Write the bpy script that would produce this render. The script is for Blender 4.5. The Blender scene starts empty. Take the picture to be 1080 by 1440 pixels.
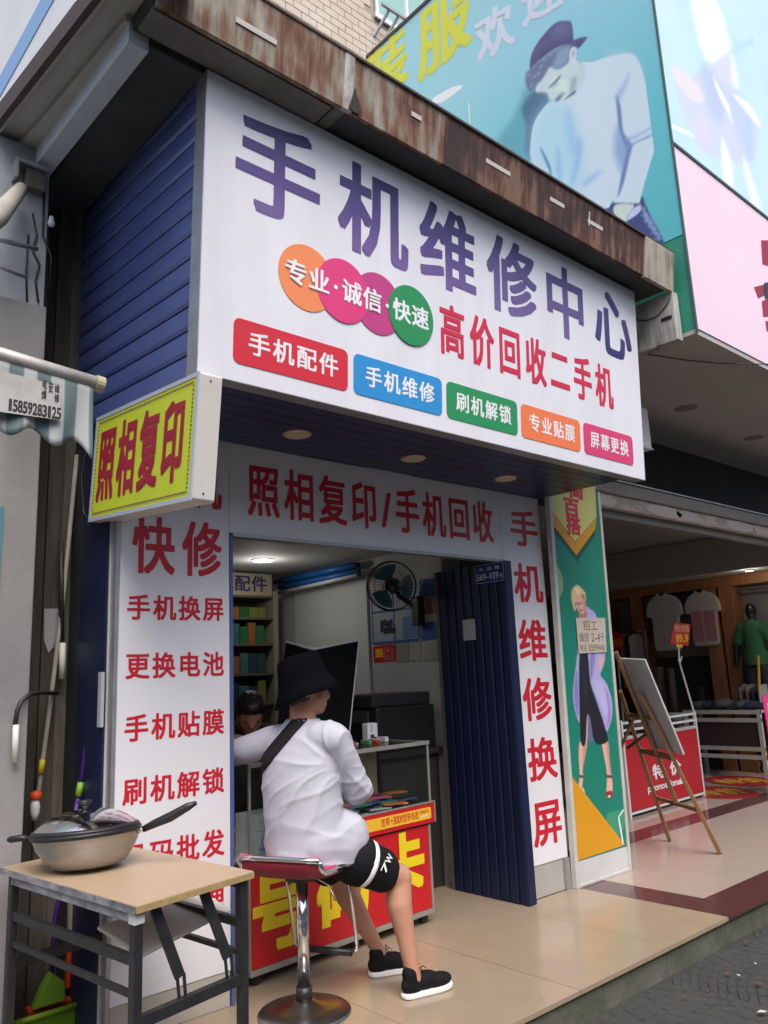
import bpy, math, random
from math import radians, sin, cos, pi
from mathutils import Vector, Matrix, noise
random.seed(7)
SC = bpy.context.scene
COL = SC.collection

# ------------------------------------------------------------------ camera
CAM = Vector((-2.092, -3.523, 1.44))
FPX, YAW, PITCH, ROLL = 1119.86, radians(42.0034), radians(11.739), radians(-2.5562)
fw = Vector((cos(PITCH)*sin(YAW), cos(PITCH)*cos(YAW), sin(PITCH)))
rt0 = Vector((cos(YAW), -sin(YAW), 0)); up0 = rt0.cross(fw)
rt = rt0*cos(ROLL) + up0*sin(ROLL); up = -rt0*sin(ROLL) + up0*cos(ROLL)
cd = bpy.data.cameras.new('camera'); co = bpy.data.objects.new('camera', cd); COL.objects.link(co)
cd.sensor_fit = 'VERTICAL'; cd.sensor_height = 36; cd.sensor_width = 27; cd.lens = 36*FPX/1440
cd.clip_start = 0.05; cd.clip_end = 600
m3 = Matrix((rt, up, -fw)).transposed(); co.matrix_world = Matrix.Translation(CAM) @ m3.to_4x4()
SC.camera = co

# ------------------------------------------------------------------ sky, sun, exposure
w = bpy.data.worlds.new("World"); SC.world = w; w.use_nodes = True
nt = w.node_tree; bg = nt.nodes['Background']
sky = nt.nodes.new('ShaderNodeTexSky'); sky.sky_type = 'NISHITA'; sky.sun_disc = False
SUN_EL, SUN_AZ = radians(57), radians(202)
sky.sun_elevation = SUN_EL; sky.sun_rotation = SUN_AZ; sky.dust_density = 4.0; sky.air_density = 1.0; sky.ozone_density = 1.0
hs = nt.nodes.new('ShaderNodeHueSaturation'); hs.inputs['Saturation'].default_value = 1.0
nt.links.new(sky.outputs[0], hs.inputs['Color']); nt.links.new(hs.outputs[0], bg.inputs[0]); bg.inputs[1].default_value = 0.12
sl = bpy.data.lights.new('sun', 'SUN'); sl.energy = 1.5; sl.angle = radians(40); sl.color = (1, .97, .96)
so = bpy.data.objects.new('sun', sl); COL.objects.link(so)
sd = Vector((sin(SUN_AZ)*cos(SUN_EL), cos(SUN_AZ)*cos(SUN_EL), sin(SUN_EL)))
so.rotation_euler = sd.to_track_quat('Z', 'Y').to_euler(); so.location = (0, -6, 12)
SC.view_settings.view_transform = 'Standard'; SC.view_settings.look = 'None'
SC.view_settings.gamma = 1; SC.view_settings.exposure = 0.9

# ------------------------------------------------------------------ pixel helpers (photo pixel -> point on a real plane)
def ray(x, y): return rt*((x-540)/FPX) - up*((y-720)/FPX) + fw
def onX(x, y, c): d = ray(x, y); return CAM + d*((c-CAM.x)/d.x)
def onY(x, y, c): d = ray(x, y); return CAM + d*((c-CAM.y)/d.y)
def onZ(x, y, c): d = ray(x, y); return CAM + d*((c-CAM.z)/d.z)
class Frame:
    def __init__(s, o, u, v):
        s.o = Vector(o); s.u = Vector(u).normalized(); s.v = Vector(v).normalized(); s.n = s.u.cross(s.v)
    def uv(s, x, y):
        d = ray(x, y); P = CAM + d*(s.n.dot(s.o-CAM)/s.n.dot(d)); return (s.u.dot(P-s.o), s.v.dot(P-s.o))
    def pt(s, u, v, n=0): return s.o + s.u*u + s.v*v + s.n*n

# ------------------------------------------------------------------ materials
def srgb(r, g, b):
    f = lambda c: (c/255/12.92) if c <= 10 else ((c/255+.055)/1.055)**2.4
    return (f(r), f(g), f(b))
MATS = {}
def mat(name, col, rough=.6, metal=0, col2=None, nscale=6, namt=.5, bump=0, bscale=40, stretch=(1,1,1), spec=.5, coat=0, emit=0, alpha=None, trans=0):
    if name in MATS: return MATS[name]
    m = bpy.data.materials.new(name); m.use_nodes = True; t = m.node_tree; b = t.nodes['Principled BSDF']
    b.inputs['Base Color'].default_value = (*col, 1); b.inputs['Roughness'].default_value = rough; b.inputs['Metallic'].default_value = metal
    b.inputs['Specular IOR Level'].default_value = spec; b.inputs['Coat Weight'].default_value = coat
    if trans: b.inputs['Transmission Weight'].default_value = trans
    if emit: b.inputs['Emission Color'].default_value = (*col, 1); b.inputs['Emission Strength'].default_value = emit
    if col2 is not None or bump:
        tc = t.nodes.new('ShaderNodeNewGeometry'); mp = t.nodes.new('ShaderNodeMapping'); mp.inputs['Scale'].default_value = stretch
        t.links.new(tc.outputs['Position'], mp.inputs['Vector'])
    if col2 is not None:
        n = t.nodes.new('ShaderNodeTexNoise'); n.inputs['Scale'].default_value = nscale; n.inputs['Detail'].default_value = 7; n.inputs['Roughness'].default_value = .65
        r = t.nodes.new('ShaderNodeValToRGB'); r.color_ramp.elements[0].position = .5-namt*.4; r.color_ramp.elements[1].position = .5+namt*.4
        r.color_ramp.elements[0].color = (*col, 1); r.color_ramp.elements[1].color = (*col2, 1)
        t.links.new(mp.outputs[0], n.inputs['Vector']); t.links.new(n.outputs['Fac'], r.inputs[0]); t.links.new(r.outputs[0], b.inputs['Base Color'])
    if bump:
        n2 = t.nodes.new('ShaderNodeTexNoise'); n2.inputs['Scale'].default_value = bscale; n2.inputs['Detail'].default_value = 5
        bp = t.nodes.new('ShaderNodeBump'); bp.inputs['Strength'].default_value = bump; bp.inputs['Distance'].default_value = .01
        t.links.new(mp.outputs[0], n2.inputs['Vector']); t.links.new(n2.outputs['Fac'], bp.inputs['Height']); t.links.new(bp.outputs[0], b.inputs['Normal'])
    MATS[name] = m; return m
def flat(name, r, g, b, rough=.5, **k): return mat(name, srgb(r, g, b), rough, **k)
def tone(name, r, g, b, d=.86, ns=4.5, st=(1,1,1)): c = srgb(r, g, b); return mat(name, c, .5, col2=tuple(x*d for x in c), nscale=ns, namt=.7, stretch=st)

# ------------------------------------------------------------------ object helpers
class MB:
    def __init__(s): s.v = []; s.f = []
    def add(s, vs, fs):
        o = len(s.v); s.v += [tuple(v) for v in vs]; s.f += [tuple(i+o for i in f) for f in fs]; return s
    def box(s, a, b):
        x0, y0, z0 = [min(a[i], b[i]) for i in range(3)]; x1, y1, z1 = [max(a[i], b[i]) for i in range(3)]
        return s.add([(x0,y0,z0),(x1,y0,z0),(x1,y1,z0),(x0,y1,z0),(x0,y0,z1),(x1,y0,z1),(x1,y1,z1),(x0,y1,z1)],
                     [(0,3,2,1),(4,5,6,7),(0,1,5,4),(1,2,6,5),(2,3,7,6),(3,0,4,7)])
    def obox(s, o, ax, ay, az):     # box from corner o with three edge vectors
        o, ax, ay, az = map(Vector, (o, ax, ay, az))
        if ax.cross(ay).dot(az) < 0: ax, ay = ay, ax
        vs = [o, o+ax, o+ax+ay, o+ay, o+az, o+ax+az, o+ax+ay+az, o+ay+az]
        return s.add(vs, [(0,3,2,1),(4,5,6,7),(0,1,5,4),(1,2,6,5),(2,3,7,6),(3,0,4,7)])
    def bar(s, p, q, w, h, upv=(0,0,1)):
        p, q = Vector(p), Vector(q); d = (q-p); a = d.normalized(); sd_ = a.cross(Vector(upv))
        if sd_.length < 1e-4: sd_ = a.cross(Vector((1,0,0)))
        sd_.normalize(); u_ = sd_.cross(a)
        return s.obox(p - sd_*w/2 - u_*h/2, d, sd_*w, u_*h)
    def fbox(s, fr, u0, v0, u1, v1, n0, n1):
        return s.obox(fr.pt(u0, v0, n0), fr.u*(u1-u0), fr.v*(v1-v0), fr.n*(n1-n0))
    def prism(s, fr, pts, n0, n1):
        k = len(pts); A = sum(pts[i][0]*pts[(i+1)%k][1]-pts[(i+1)%k][0]*pts[i][1] for i in range(k))
        if A < 0: pts = pts[::-1]
        vs = [fr.pt(u, v, n1) for u, v in pts] + [fr.pt(u, v, n0) for u, v in pts]
        fs = [tuple(range(k)), tuple(range(2*k-1, k-1, -1))] + [(i, i+k, (i+1)%k+k, (i+1)%k) for i in range(k)]
        return s.add(vs, fs)
    def tube(s, pts, r, n=10, cap=True):
        pts = [Vector(p) for p in pts]; rs = r if isinstance(r, (list, tuple)) else [r]*len(pts)
        nrm = None; rings = []
        for i, p in enumerate(pts):
            t = (pts[min(i+1, len(pts)-1)] - pts[max(i-1, 0)]).normalized()
            if nrm is None:
                nrm = t.orthogonal().normalized()
            else:
                nrm = (nrm - t*nrm.dot(t)); nrm = nrm.normalized() if nrm.length > 1e-6 else t.orthogonal().normalized()
            bn = t.cross(nrm)
            rings.append([p + (nrm*cos(2*pi*j/n) + bn*sin(2*pi*j/n))*rs[i] for j in range(n)])
        vs = [v for R in rings for v in R]; fs = []
        for i in range(len(pts)-1):
            for j in range(n): fs.append((i*n+j, i*n+(j+1)%n, (i+1)*n+(j+1)%n, (i+1)*n+j))
        if cap: fs.append(tuple(range(n-1, -1, -1))); fs.append(tuple((len(pts)-1)*n+j for j in range(n)))
        return s.add(vs, fs)
    def lathe(s, prof, c, n=32, axis=(0,0,1), sx=1, sy=1, cap=True):
        a = Vector(axis).normalized(); e1 = a.orthogonal().normalized()
        if abs(a.z) > .99: e1 = Vector((1,0,0))
        e2 = a.cross(e1); c = Vector(c); vs = []; fs = []
        for r, h in prof:
            for j in range(n): vs.append(c + a*h + e1*(r*sx*cos(2*pi*j/n)) + e2*(r*sy*sin(2*pi*j/n)))
        for i in range(len(prof)-1):
            for j in range(n): fs.append((i*n+j, i*n+(j+1)%n, (i+1)*n+(j+1)%n, (i+1)*n+j))
        if cap:
            if prof[0][0] > 1e-6: fs.append(tuple(range(n-1, -1, -1)))
            if prof[-1][0] > 1e-6: fs.append(tuple((len(prof)-1)*n+j for j in range(n)))
        return s.add(vs, fs)
    def ball(s, c, rx, ry=None, rz=None, rot=None, nu=14, nv=9):
        ry = rx if ry is None else ry; rz = rx if rz is None else rz; c = Vector(c); vs = []; fs = []
        for i in range(nv+1):
            th = pi*i/nv
            for j in range(nu):
                p = Vector((rx*sin(th)*cos(2*pi*j/nu), ry*sin(th)*sin(2*pi*j/nu), rz*cos(th)))
                if rot: p = rot @ p
                vs.append(c+p)
        for i in range(nv):
            for j in range(nu): fs.append((i*nu+j, (i+1)*nu+j, (i+1)*nu+(j+1)%nu, i*nu+(j+1)%nu))
        return s.add(vs, fs)
    def build(s, name, m, parent=None, smooth=False, bevel=0, seg=2):
        me = bpy.data.meshes.new(name)
        if parent is None and s.v:
            xs, ys, zs = zip(*s.v); c = Vector(((min(xs)+max(xs))/2, (min(ys)+max(ys))/2, min(zs)))
            me.from_pydata([tuple(Vector(v)-c) for v in s.v], [], s.f)
        else:
            c = Vector((0,0,0)); me.from_pydata(s.v, [], s.f)
        me.update()
        if smooth: me.shade_smooth()
        o = bpy.data.objects.new(name, me); COL.objects.link(o); o.location = c
        if m: me.materials.append(m)
        if parent: attach(o, parent)
        else: LOC[o.name] = c.copy()
        if bevel:
            b = o.modifiers.new('bevel', 'BEVEL'); b.width = bevel; b.segments = seg; b.limit_method = 'ANGLE'; b.angle_limit = radians(40)
        return o
LOC = {}
def attach(o, parent):
    o.parent = parent; o.matrix_parent_inverse = Matrix.Translation(-LOC.get(parent.name, Vector((0,0,0))))
def tag(o, label=None, cat=None, group=None, kind=None):
    if label: o['label'] = label
    if cat: o['category'] = cat
    if group: o['group'] = group
    if kind: o['kind'] = kind
    return o
def thing(name, label, cat, loc=(0,0,0), group=None):
    o = bpy.data.objects.new(name, None); COL.objects.link(o); o.location = loc; o.empty_display_size = .1
    LOC[o.name] = Vector(loc); return tag(o, label, cat, group)
def struct(name, mb, m, **k): return tag(mb.build(name, m, **k), kind='structure')
def meshthing(name, mb, m, label, cat, group=None, **k): return tag(mb.build(name, m, **k), label, cat, group)

# ------------------------------------------------------------------ lettering (built-in font glyphs turned into thin meshes)
GL = {}
KX = [(-1,-1),(0,-1),(1,-1),(1,0),(1,1),(0,1),(-1,1),(-1,0)]
def glyph(ch):
    if ch in GL: return GL[ch]
    c = bpy.data.curves.new('glyph', 'FONT'); c.body = ch; c.size = 1; c.resolution_u = 3
    o = bpy.data.objects.new('glyph', c); COL.objects.link(o); dg = bpy.context.evaluated_depsgraph_get()
    me = o.evaluated_get(dg).to_mesh(); vs = [(v.co.x, v.co.y) for v in me.vertices]; fs = [tuple(p.vertices) for p in me.polygons]
    o.evaluated_get(dg).to_mesh_clear(); bpy.data.objects.remove(o); bpy.data.curves.remove(c)
    GL[ch] = (vs, fs); return GL[ch]
def bbox(ch):
    vs = glyph(ch)[0]; xs = [v[0] for v in vs]; ys = [v[1] for v in vs]; return min(xs), min(ys), max(xs), max(ys)
def text(fr, parent, s, u0, u1, v0, v1, m, bold=.022, fill=.9, n0=.004, name='lettering', vertical=False, slant=0, asc=None):
    """characters of s set in the cell u0..u1, v0..v1 of plane fr"""
    mb = MB(); N = len(s); R = bbox('国'); D = bbox('8'); R = (R[0]-.055, R[1]-.03, R[2]+.055, R[3]+.03)
    isc = lambda ch: ord(ch) > 0x2000
    wt = [1 if isc(ch) else (.5 if ch in '/·:. ¥' else .62) for ch in s]
    tot = sum(wt); acc = 0
    for i, ch in enumerate(s):
        if vertical: a0, a1 = u0, u1; b1 = v1-(v1-v0)*i/N; b0 = v1-(v1-v0)*(i+1)/N; pad = (b1-b0)*(1-fill)/2; b0 += pad; b1 -= pad
        else:
            a0 = u0+(u1-u0)*acc/tot; a1 = u0+(u1-u0)*(acc+wt[i])/tot; b0, b1 = v0, v1; pad = (a1-a0)*(1-fill)/2; a0 += pad; a1 -= pad
        acc += wt[i]
        if ch == ' ': continue
        vs, fs = glyph(ch)
        if not vs: continue
        if ch == '·':
            q = (b1-b0)*.10; mb.add([fr.pt((a0+a1)/2+q*cos(2*pi*j/12), (b0+b1)/2+q*sin(2*pi*j/12), n0-.002) for j in range(12)], [tuple(range(12))]); continue
        if isc(ch) or ch in '/':
            x0, y0, x1, y1 = R if isc(ch) else (bbox(ch)[0]-.05, R[1], bbox(ch)[2]+.05, R[3])
        else:
            B = bbox(ch); x0, x1 = (B[0], B[2]) if ch not in '1.' else (B[0]-.06, B[2]+.06); y0, y1 = (D[1], D[3])
            if not asc: y0 -= .02; y1 += .02
        sx = (a1-a0)/(x1-x0); sy = (b1-b0)/(y1-y0); K = 8 if bold else 1
        for k in range(K):
            dx, dy = (bold*KX[k][0], bold*.75*KX[k][1]) if bold else (0, 0)
            pts = []
            for x, y in vs:
                vv = b0+(y-y0+dy)*sy
                pts.append(fr.pt(a0+(x-x0+dx)*sx + slant*(vv-b0), vv, n0-.002+.00015*k))
            mb.add(pts, fs)
    return mb.build(name, m, parent)
def pxpoly(fr, pts): return [fr.uv(*p) for p in pts]
def smoothpoly(pts, n=4):
    out = []; k = len(pts)
    for i in range(k):
        p0, p1, p2, p3 = [Vector(pts[(i+j-1) % k]) for j in range(4)]
        for t in range(n):
            t /= n
            out.append(tuple(.5*((2*p1)+(p2-p0)*t+(2*p0-5*p1+4*p2-p3)*t*t+(3*p1-p0-3*p2+p3)*t**3)))
    return out
def printed(fr, parent, name, pts, m, n0, smooth=True, px=True, sm=4):
    p = pxpoly(fr, pts) if px else pts
    if smooth: p = smoothpoly(p, sm)
    return MB().prism(fr, p, n0*.3-.0006, n0*.3).build(name, m, parent)
def rrect(u0, v0, u1, v1, r, n=5):
    out = []
    for cx, cy, a in ((u1-r, v0+r, -90), (u1-r, v1-r, 0), (u0+r, v1-r, 90), (u0+r, v0+r, 180)):
        for i in range(n+1): t = radians(a+90*i/n); out.append((cx+r*cos(t), cy+r*sin(t)))
    return out
def circle(cu, cv, r, n=40, ry=None): return [(cu+r*cos(2*pi*i/n), cv+(ry or r)*sin(2*pi*i/n)) for i in range(n)]

import numpy as np
def softprint(fr, parent, name, base, bb, layers, cell, n0, gain=1.0):
    """a printed picture: fine sheet on plane fr whose point colours hold soft-edged colour areas over the base tint"""
    (ua, va), (ub, vb) = bb; nu, nv = int((ub-ua)/cell)+1, int((vb-va)/cell)+1
    U, Vv = np.meshgrid(np.linspace(ua, ub, nu), np.linspace(va, vb, nv))
    P = np.array(fr.o)[None, None]+U[..., None]*np.array(fr.u)+Vv[..., None]*np.array(fr.v)
    D = P-np.array(CAM); z = D@np.array(fw); X = 540+FPX*(D@np.array(rt))/z; Y = 720-FPX*(D@np.array(up))/z
    C_ = np.zeros((nv, nu, 3)); A = np.zeros((nv, nu))
    for pts, col, soft, op in layers:
        pts = np.array(smoothpoly([tuple(map(float, p)) for p in pts], 3)); x0, y0 = pts[:, 0], pts[:, 1]; x1, y1 = np.roll(x0, -1), np.roll(y0, -1)
        m_ = soft*2+2; sel = (X > x0.min()-m_) & (X < x0.max()+m_) & (Y > y0.min()-m_) & (Y < y0.max()+m_)
        if not sel.any(): continue
        px_, py_ = X[sel], Y[sel]; d = np.full(px_.shape, 1e9); ins = np.zeros(px_.shape, bool)
        for a, b, c, e in zip(x0, y0, x1, y1):
            dx, dy = c-a, e-b; L2 = dx*dx+dy*dy+1e-9; t = np.clip(((px_-a)*dx+(py_-b)*dy)/L2, 0, 1); d = np.minimum(d, np.hypot(px_-a-t*dx, py_-b-t*dy))
            ins ^= ((b > py_) != (e > py_)) & (px_ < (c-a)*(py_-b)/(e-b+1e-12)+a)
        sdist = np.where(ins, d, -d); f = np.clip(.5+sdist/(2*soft), 0, 1); f = f*f*(3-2*f)*op
        a0 = A[sel]; an = f+a0*(1-f); c0 = C_[sel]; C_[sel] = (np.array(col)[None]*f[:, None]+c0*(a0*(1-f))[:, None])/np.maximum(an, 1e-6)[:, None]; A[sel] = an
    lin = np.where(C_ <= 10, C_/255/12.92, ((C_/255+.055)/1.055)**2.4)
    me = bpy.data.meshes.new(name); Pn = P+np.array(fr.n)*n0; idx = np.arange(nu*nv).reshape(nv, nu)
    fs = np.stack([idx[:-1, :-1], idx[:-1, 1:], idx[1:, 1:], idx[1:, :-1]], -1).reshape(-1, 4)
    me.from_pydata(Pn.reshape(-1, 3).tolist(), [], fs.tolist()); at = me.color_attributes.new('ink', 'FLOAT_COLOR', 'POINT')
    at.data.foreach_set('color', np.concatenate([np.minimum(lin*gain, .92), A[..., None]], -1).reshape(-1).astype(np.float32)); me.update()
    m = base.copy(); m.name = name+'_ink'; t = m.node_tree; b = t.nodes['Principled BSDF']; at_ = t.nodes.new('ShaderNodeAttribute'); at_.attribute_name = 'ink'
    mx = t.nodes.new('ShaderNodeMix'); mx.data_type = 'RGBA'; t.links.new(at_.outputs['Alpha'], mx.inputs['Factor'])
    src = b.inputs['Base Color'].links[0].from_socket if b.inputs['Base Color'].links else None
    if src: t.links.new(src, mx.inputs[6])
    else: mx.inputs[6].default_value = b.inputs['Base Color'].default_value
    t.links.new(at_.outputs['Color'], mx.inputs[7]); t.links.new(mx.outputs[2], b.inputs['Base Color']); me.materials.append(m)
    o = bpy.data.objects.new(name, me); COL.objects.link(o); attach(o, parent); return o
F0 = Frame((0,0,0), (1,0,0), (0,0,1))                       # shop front plane
FS = Frame((-.615,-.80,2.676), (1,0,0), (0,-.08,1.349))     # main sign, leaning out
FB = Frame((3.05,0,0), (0,-1,0), (0,0,1))                   # side of the neighbour's sign box
FN = Frame((3.05,-1.15,0), (1,0,0), (0,0,1))                # front of the neighbour's sign box
FP = Frame((0,-.04,0), (1,0,0), (0,-.05,2.7))               # poster board

# common materials
M_white = mat('white_acrylic', (.81,.81,.85), .32, col2=(.68,.68,.715), nscale=1.4, namt=.75, stretch=(3,3,.5))
M_panel = mat('white_vinyl', (.78,.78,.80), .4, col2=(.70,.70,.73), nscale=1.6, namt=.9)
M_alu = mat('aluminium_trim', (.52,.52,.53), .38, .7, col2=(.40,.40,.41), nscale=9)
M_red = flat('red_vinyl', 198, 30, 48, .42)
M_redp = flat('red_print', 205, 38, 70, .42)
M_wprint = mat('white_print', (.85,.85,.86), .4)
M_blue = mat('navy_painted_metal', (.075,.11,.30), .32, .1, col2=(.10,.135,.34), nscale=3, spec=.8, bump=.04, bscale=30)
M_chrome = mat('chrome', (.78,.78,.79), .12, 1, col2=(.66,.66,.68), nscale=14)
M_blk = mat('black_plastic', (.012,.012,.014), .42, col2=(.02,.02,.022), nscale=20)
M_blkm = mat('black_powder_metal', (.016,.018,.02), .45, .2, col2=(.03,.032,.035), nscale=18, bump=.1, bscale=120)

# ================================================================== SETTING
# street
M_asph = mat('street_stone', (.026,.027,.025), .85, col2=(.042,.042,.039), nscale=3, bump=.4, bscale=25)
struct('ground', MB().add([(-150,-150,-.15),(150,-150,-.15),(150,150,-.15),(-150,150,-.15)], [(0,1,2,3)]), M_asph)
M_sett = mat('paving_sett_stone', (.030,.031,.028), .85, col2=(.055,.053,.048), nscale=3, namt=.9, bump=.5, bscale=60)
mb = MB()
P_ = .95
def arch(x): f = (x/P_) % 1; return .17*(1-(2*f-1)**2)
for row in range(40):
    x = -1.5 + random.uniform(0,.08)
    while x < 5.2:
        wd = random.uniform(.075,.11); x0, x1 = x+.004, x+wd-.004; x += wd
        ys = [-1.04-row*.05+arch(xx)-.0235 for xx in (x0, x1)]
        if max(ys) > -1.085 or min(ys) < -2.4: continue
        q = [(x0, ys[0]), (x1, ys[1]), (x1, ys[1]+.043), (x0, ys[0]+.043)]
        mx = (x0+x1)/2; my = sum(p[1] for p in q)/4; h = -.1455+random.uniform(-.0015,.0025)
        top = [(mx+(a-mx)*.88, my+(b-my)*.84, h) for a, b in q]; bot = [(a, b, -.151) for a, b in q]
        mb.add(bot+top, [(4,5,6,7)] + [(k, (k+1)%4, 4+(k+1)%4, 4+k) for k in range(4)])
tag(mb.build('paving_setts', M_sett), 'grey stone setts laid in fan arcs along the kerb', 'paving', kind='stuff')
# fallen leaves and litter on the setts
M_litter = flat('litter_pale', 190, 188, 180, .7)
M_leaf = flat('dry_leaf', 105, 62, 38, .8)
mb1, mb2 = MB(), MB()
for i in range(26):
    x = random.uniform(1.2, 3.4); y = random.uniform(-1.9, -1.12); s = random.uniform(.006, .016); a = random.uniform(0, 6)
    z = -.128 + random.uniform(0, .004)
    (mb1 if i % 2 else mb2).add([(x+s*cos(a+k*1.57)*(1 if k % 2 else 1.8), y+s*sin(a+k*1.57)*(1 if k % 2 else 1.8), z+.002*(k % 2)) for k in range(4)], [(0,1,2,3)])
tag(mb1.build('litter', M_litter), 'tiny pale scraps of litter lying on the setts', 'litter', kind='stuff')
tag(mb2.build('dry_leaves', M_leaf), 'scattered brown dry leaves lying on the setts', 'leaves', kind='stuff')

# raised floor of the shops
M_kerb = mat('mossy_kerb', (.20,.20,.18), .85, col2=(.085,.105,.055), nscale=5, namt=.6, bump=.5, bscale=30)
plat = struct('shop_floor', MB().box((-3.2,-1.045,-.2), (12,6,-.018)), M_kerb)
M_tileA = mat('beige_floor_tile', (.36,.285,.20), .22, col2=(.28,.215,.148), nscale=2.0, namt=.8, bump=.04, bscale=8, spec=.5)
M_tileB = mat('pinkish_floor_tile', (.36,.30,.25), .16, col2=(.40,.32,.275), nscale=5, namt=.8)
M_tileC = mat('dark_red_granite', (.075,.028,.026), .16, col2=(.10,.042,.038), nscale=60, namt=.9)
def tiles(x0, x1, y0, y1, sx, sy, m, ox=0, oy=0, top=0.0):
    i0 = math.floor((x0-ox)/sx); j0 = math.floor((y0-oy)/sy)
    i = i0
    while ox+i*sx < x1:
        j = j0
        while oy+j*sy < y1:
            a0, a1 = max(x0, ox+i*sx), min(x1, ox+(i+1)*sx); b0, b1 = max(y0, oy+j*sy), min(y1, oy+(j+1)*sy); j += 1
            if a1-a0 < .02 or b1-b0 < .02: continue
            g = .0014; t = top+random.uniform(-.0004, .0004)
            MB().box((a0+g, b0+g, -.020), (a1-g, b1-g, t)).build('floor_tile', m, plat)
        i += 1
tiles(-3.2, 2.655, -1.07, -.0, .8, .8, M_tileA, -.4, -1.07)
tiles(-.6, 2.2, .0, 2.75, .8, .8, M_tileA, -.4, -1.07)
tiles(2.655, 2.925, -.78, .0, .27, .8, M_tileC, 2.655, -.8, -.0005)
# mitred front border: first piece cut at 45 degrees
def prismz(mbx, pts, z0, z1):
    return mbx.prism(Frame((0,0,0), (1,0,0), (0,1,0)), pts, z0, z1)
prismz(MB(), [(2.656,-1.07),(2.924,-.782),(2.656,-.782)], -.020, -.0005).build('floor_tile', M_tileC, plat)
prismz(MB(), [(2.66,-1.07),(3.5,-1.07),(3.5,-.782),(2.928,-.782)], -.020, -.0008).build('floor_tile', M_tileC, plat)
tiles(3.502, 9.2, -1.07, -.782, .8, .3, M_tileC, 3.502, -1.082, -.0005)
tiles(2.927, 9.2, -.78, .44, .6, .61, M_tileB, 2.927, -.78)
tiles(3.3, 9.2, .44, .70, .6, .26, M_tileC, 3.3, .44, -.0005)
tiles(3.3, 9.2, .70, 5.0, .6, .6, M_tileB, 3.3, .70)
M_grime = mat('floor_grime', (.16,.12,.085), .8)
mb = MB()
for i in range(150):
    x_ = random.uniform(-.3, 3.9); y_ = random.uniform(-1.03, -.02) if random.random() < .75 else random.uniform(-1.04, -.95); r_ = random.uniform(.0015, .006); n_ = random.randint(5,7); a_ = random.uniform(.4,1)
    mb.add([(x_+r_*cos(2*pi*k/n_)*a_, y_+r_*sin(2*pi*k/n_), .0011) for k in range(n_)], [tuple(range(n_))])
tag(mb.build('floor_speck', M_grime, plat), kind='stuff')
# kerb stones under the floor edge
M_kst = mat('kerb_stone', (.13,.125,.105), .9, col2=(.045,.060,.028), nscale=4.5, namt=.6, bump=.6, bscale=22)
x = -3.2
while x < 9:
    wd = random.uniform(.55, .9)
    MB().box((x+.004, -1.055+random.uniform(0,.006), -.2), (min(x+wd, 9)-.004, -1.0, -.022)).build('kerb_stone', M_kst, plat, bevel=.006)
    x += wd

# ---------------- shop room
M_wall = mat('room_wall', (.50,.50,.48), .8, col2=(.44,.44,.42), nscale=3)
M_ceil = mat('room_ceiling', (.55,.55,.54), .8, col2=(.48,.48,.47), nscale=2)
struct('wall_back', MB().box((-.6, 2.75, 0), (2.4, 2.9, 2.65)), M_wall)
struct('wall_right', MB().box((2.19, .62, .001), (2.4, 2.749, 2.65)), M_wall)
struct('wall_left', MB().box((-.6, .05, .001), (-.5, 2.749, 2.65)), M_wall)
struct('ceiling', MB().box((-.499, .07, 2.41), (2.189, 2.749, 2.652)), M_ceil)

# ---------------- upper storeys of the building
M_tilew = mat('cream_wall_tile', (.60,.52,.44), .45, col2=(.50,.40,.31), nscale=2.2, namt=.55)
M_grout = mat('tile_grout', (.34,.29,.24), .9)
M_wwall = mat('white_painted_wall', (.88,.87,.86), .7, col2=(.82,.81,.80), nscale=2)
BY = 2.2
bld = thing('building', 'cream tiled upper storeys of the building above the rusty canopy', 'building', (1.5, BY, 4.3))
MB().box((-.10, BY, 4.0), (9.5, 6, 14)).build('wall', M_grout, bld)
MB().box((-.12, BY-.001, 4.0), (-.105, 8, 14)).build('side_wall', M_wwall, bld)
M_pbl = flat('pale_blue_paint', 150, 185, 225, .6)
MB().box((-.128, BY, 7.45), (-.121, 8, 7.72)).build('painted_stripe', M_pbl, bld)
mb = MB(); FT = Frame((0, BY, 0), (1,0,0), (0,0,1))
tw, th = .20, .094
WA, WB = onY(528,24,BY), onY(640,0,BY)
for r in range(int((10.6-5.6)/th)):
    z = 5.6+r*th
    for c in range(int((4.6-.0)/tw)+1):
        xx = .0+c*tw+(r % 2)*tw/2
        if WA.x-.06 < xx+tw and xx < WA.x+1.5 and z+th > WA.z-.06: continue
        mb.fbox(FT, xx+.005, z+.005, xx+tw-.005, z+th-.005, -.002, .008+random.uniform(0, .002))
tag(mb.build('wall_tile', M_tilew, bld), kind='stuff')
wx, wz = WA.x, WA.z
wn = MB().box((wx, BY-.012, wz), (wx+1.5, BY+.02, wz+1.6)).build('window', flat('window_reveal', 170, 190, 180), bld)
M_tglass = mat('green_glass', (.30,.52,.46), .08, spec=.8)
for k in range(3):
    MB().box((wx+.03+.49*k, BY-.018, wz+.05), (wx+.47+.49*k, BY-.013, wz+1.55)).build('pane', M_tglass, wn)
M_wfr = mat('white_window_frame', (.75,.76,.76), .4)
for k in range(4): MB().box((wx-.02+.49*k, BY-.04, wz), (wx+.022+.49*k, BY-.0185, wz+1.6)).build('frame', M_wfr, wn)
MB().box((wx-.03, BY-.041, wz-.03), (wx+1.5, BY-.019, wz+.04)).build('sill', M_wfr, wn)
for k in range(3): MB().bar((wx-.05+.14*k, BY-.01, wz-.30), (wx+.04+.14*k, BY-.2, wz-.02), .025, .025).build('bracket', M_alu, bld)
MB().bar((wx-.08, BY-.2, wz-.02), (wx+.42, BY-.2, wz+.0), .03, .03).build('bracket', M_alu, bld)

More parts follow.
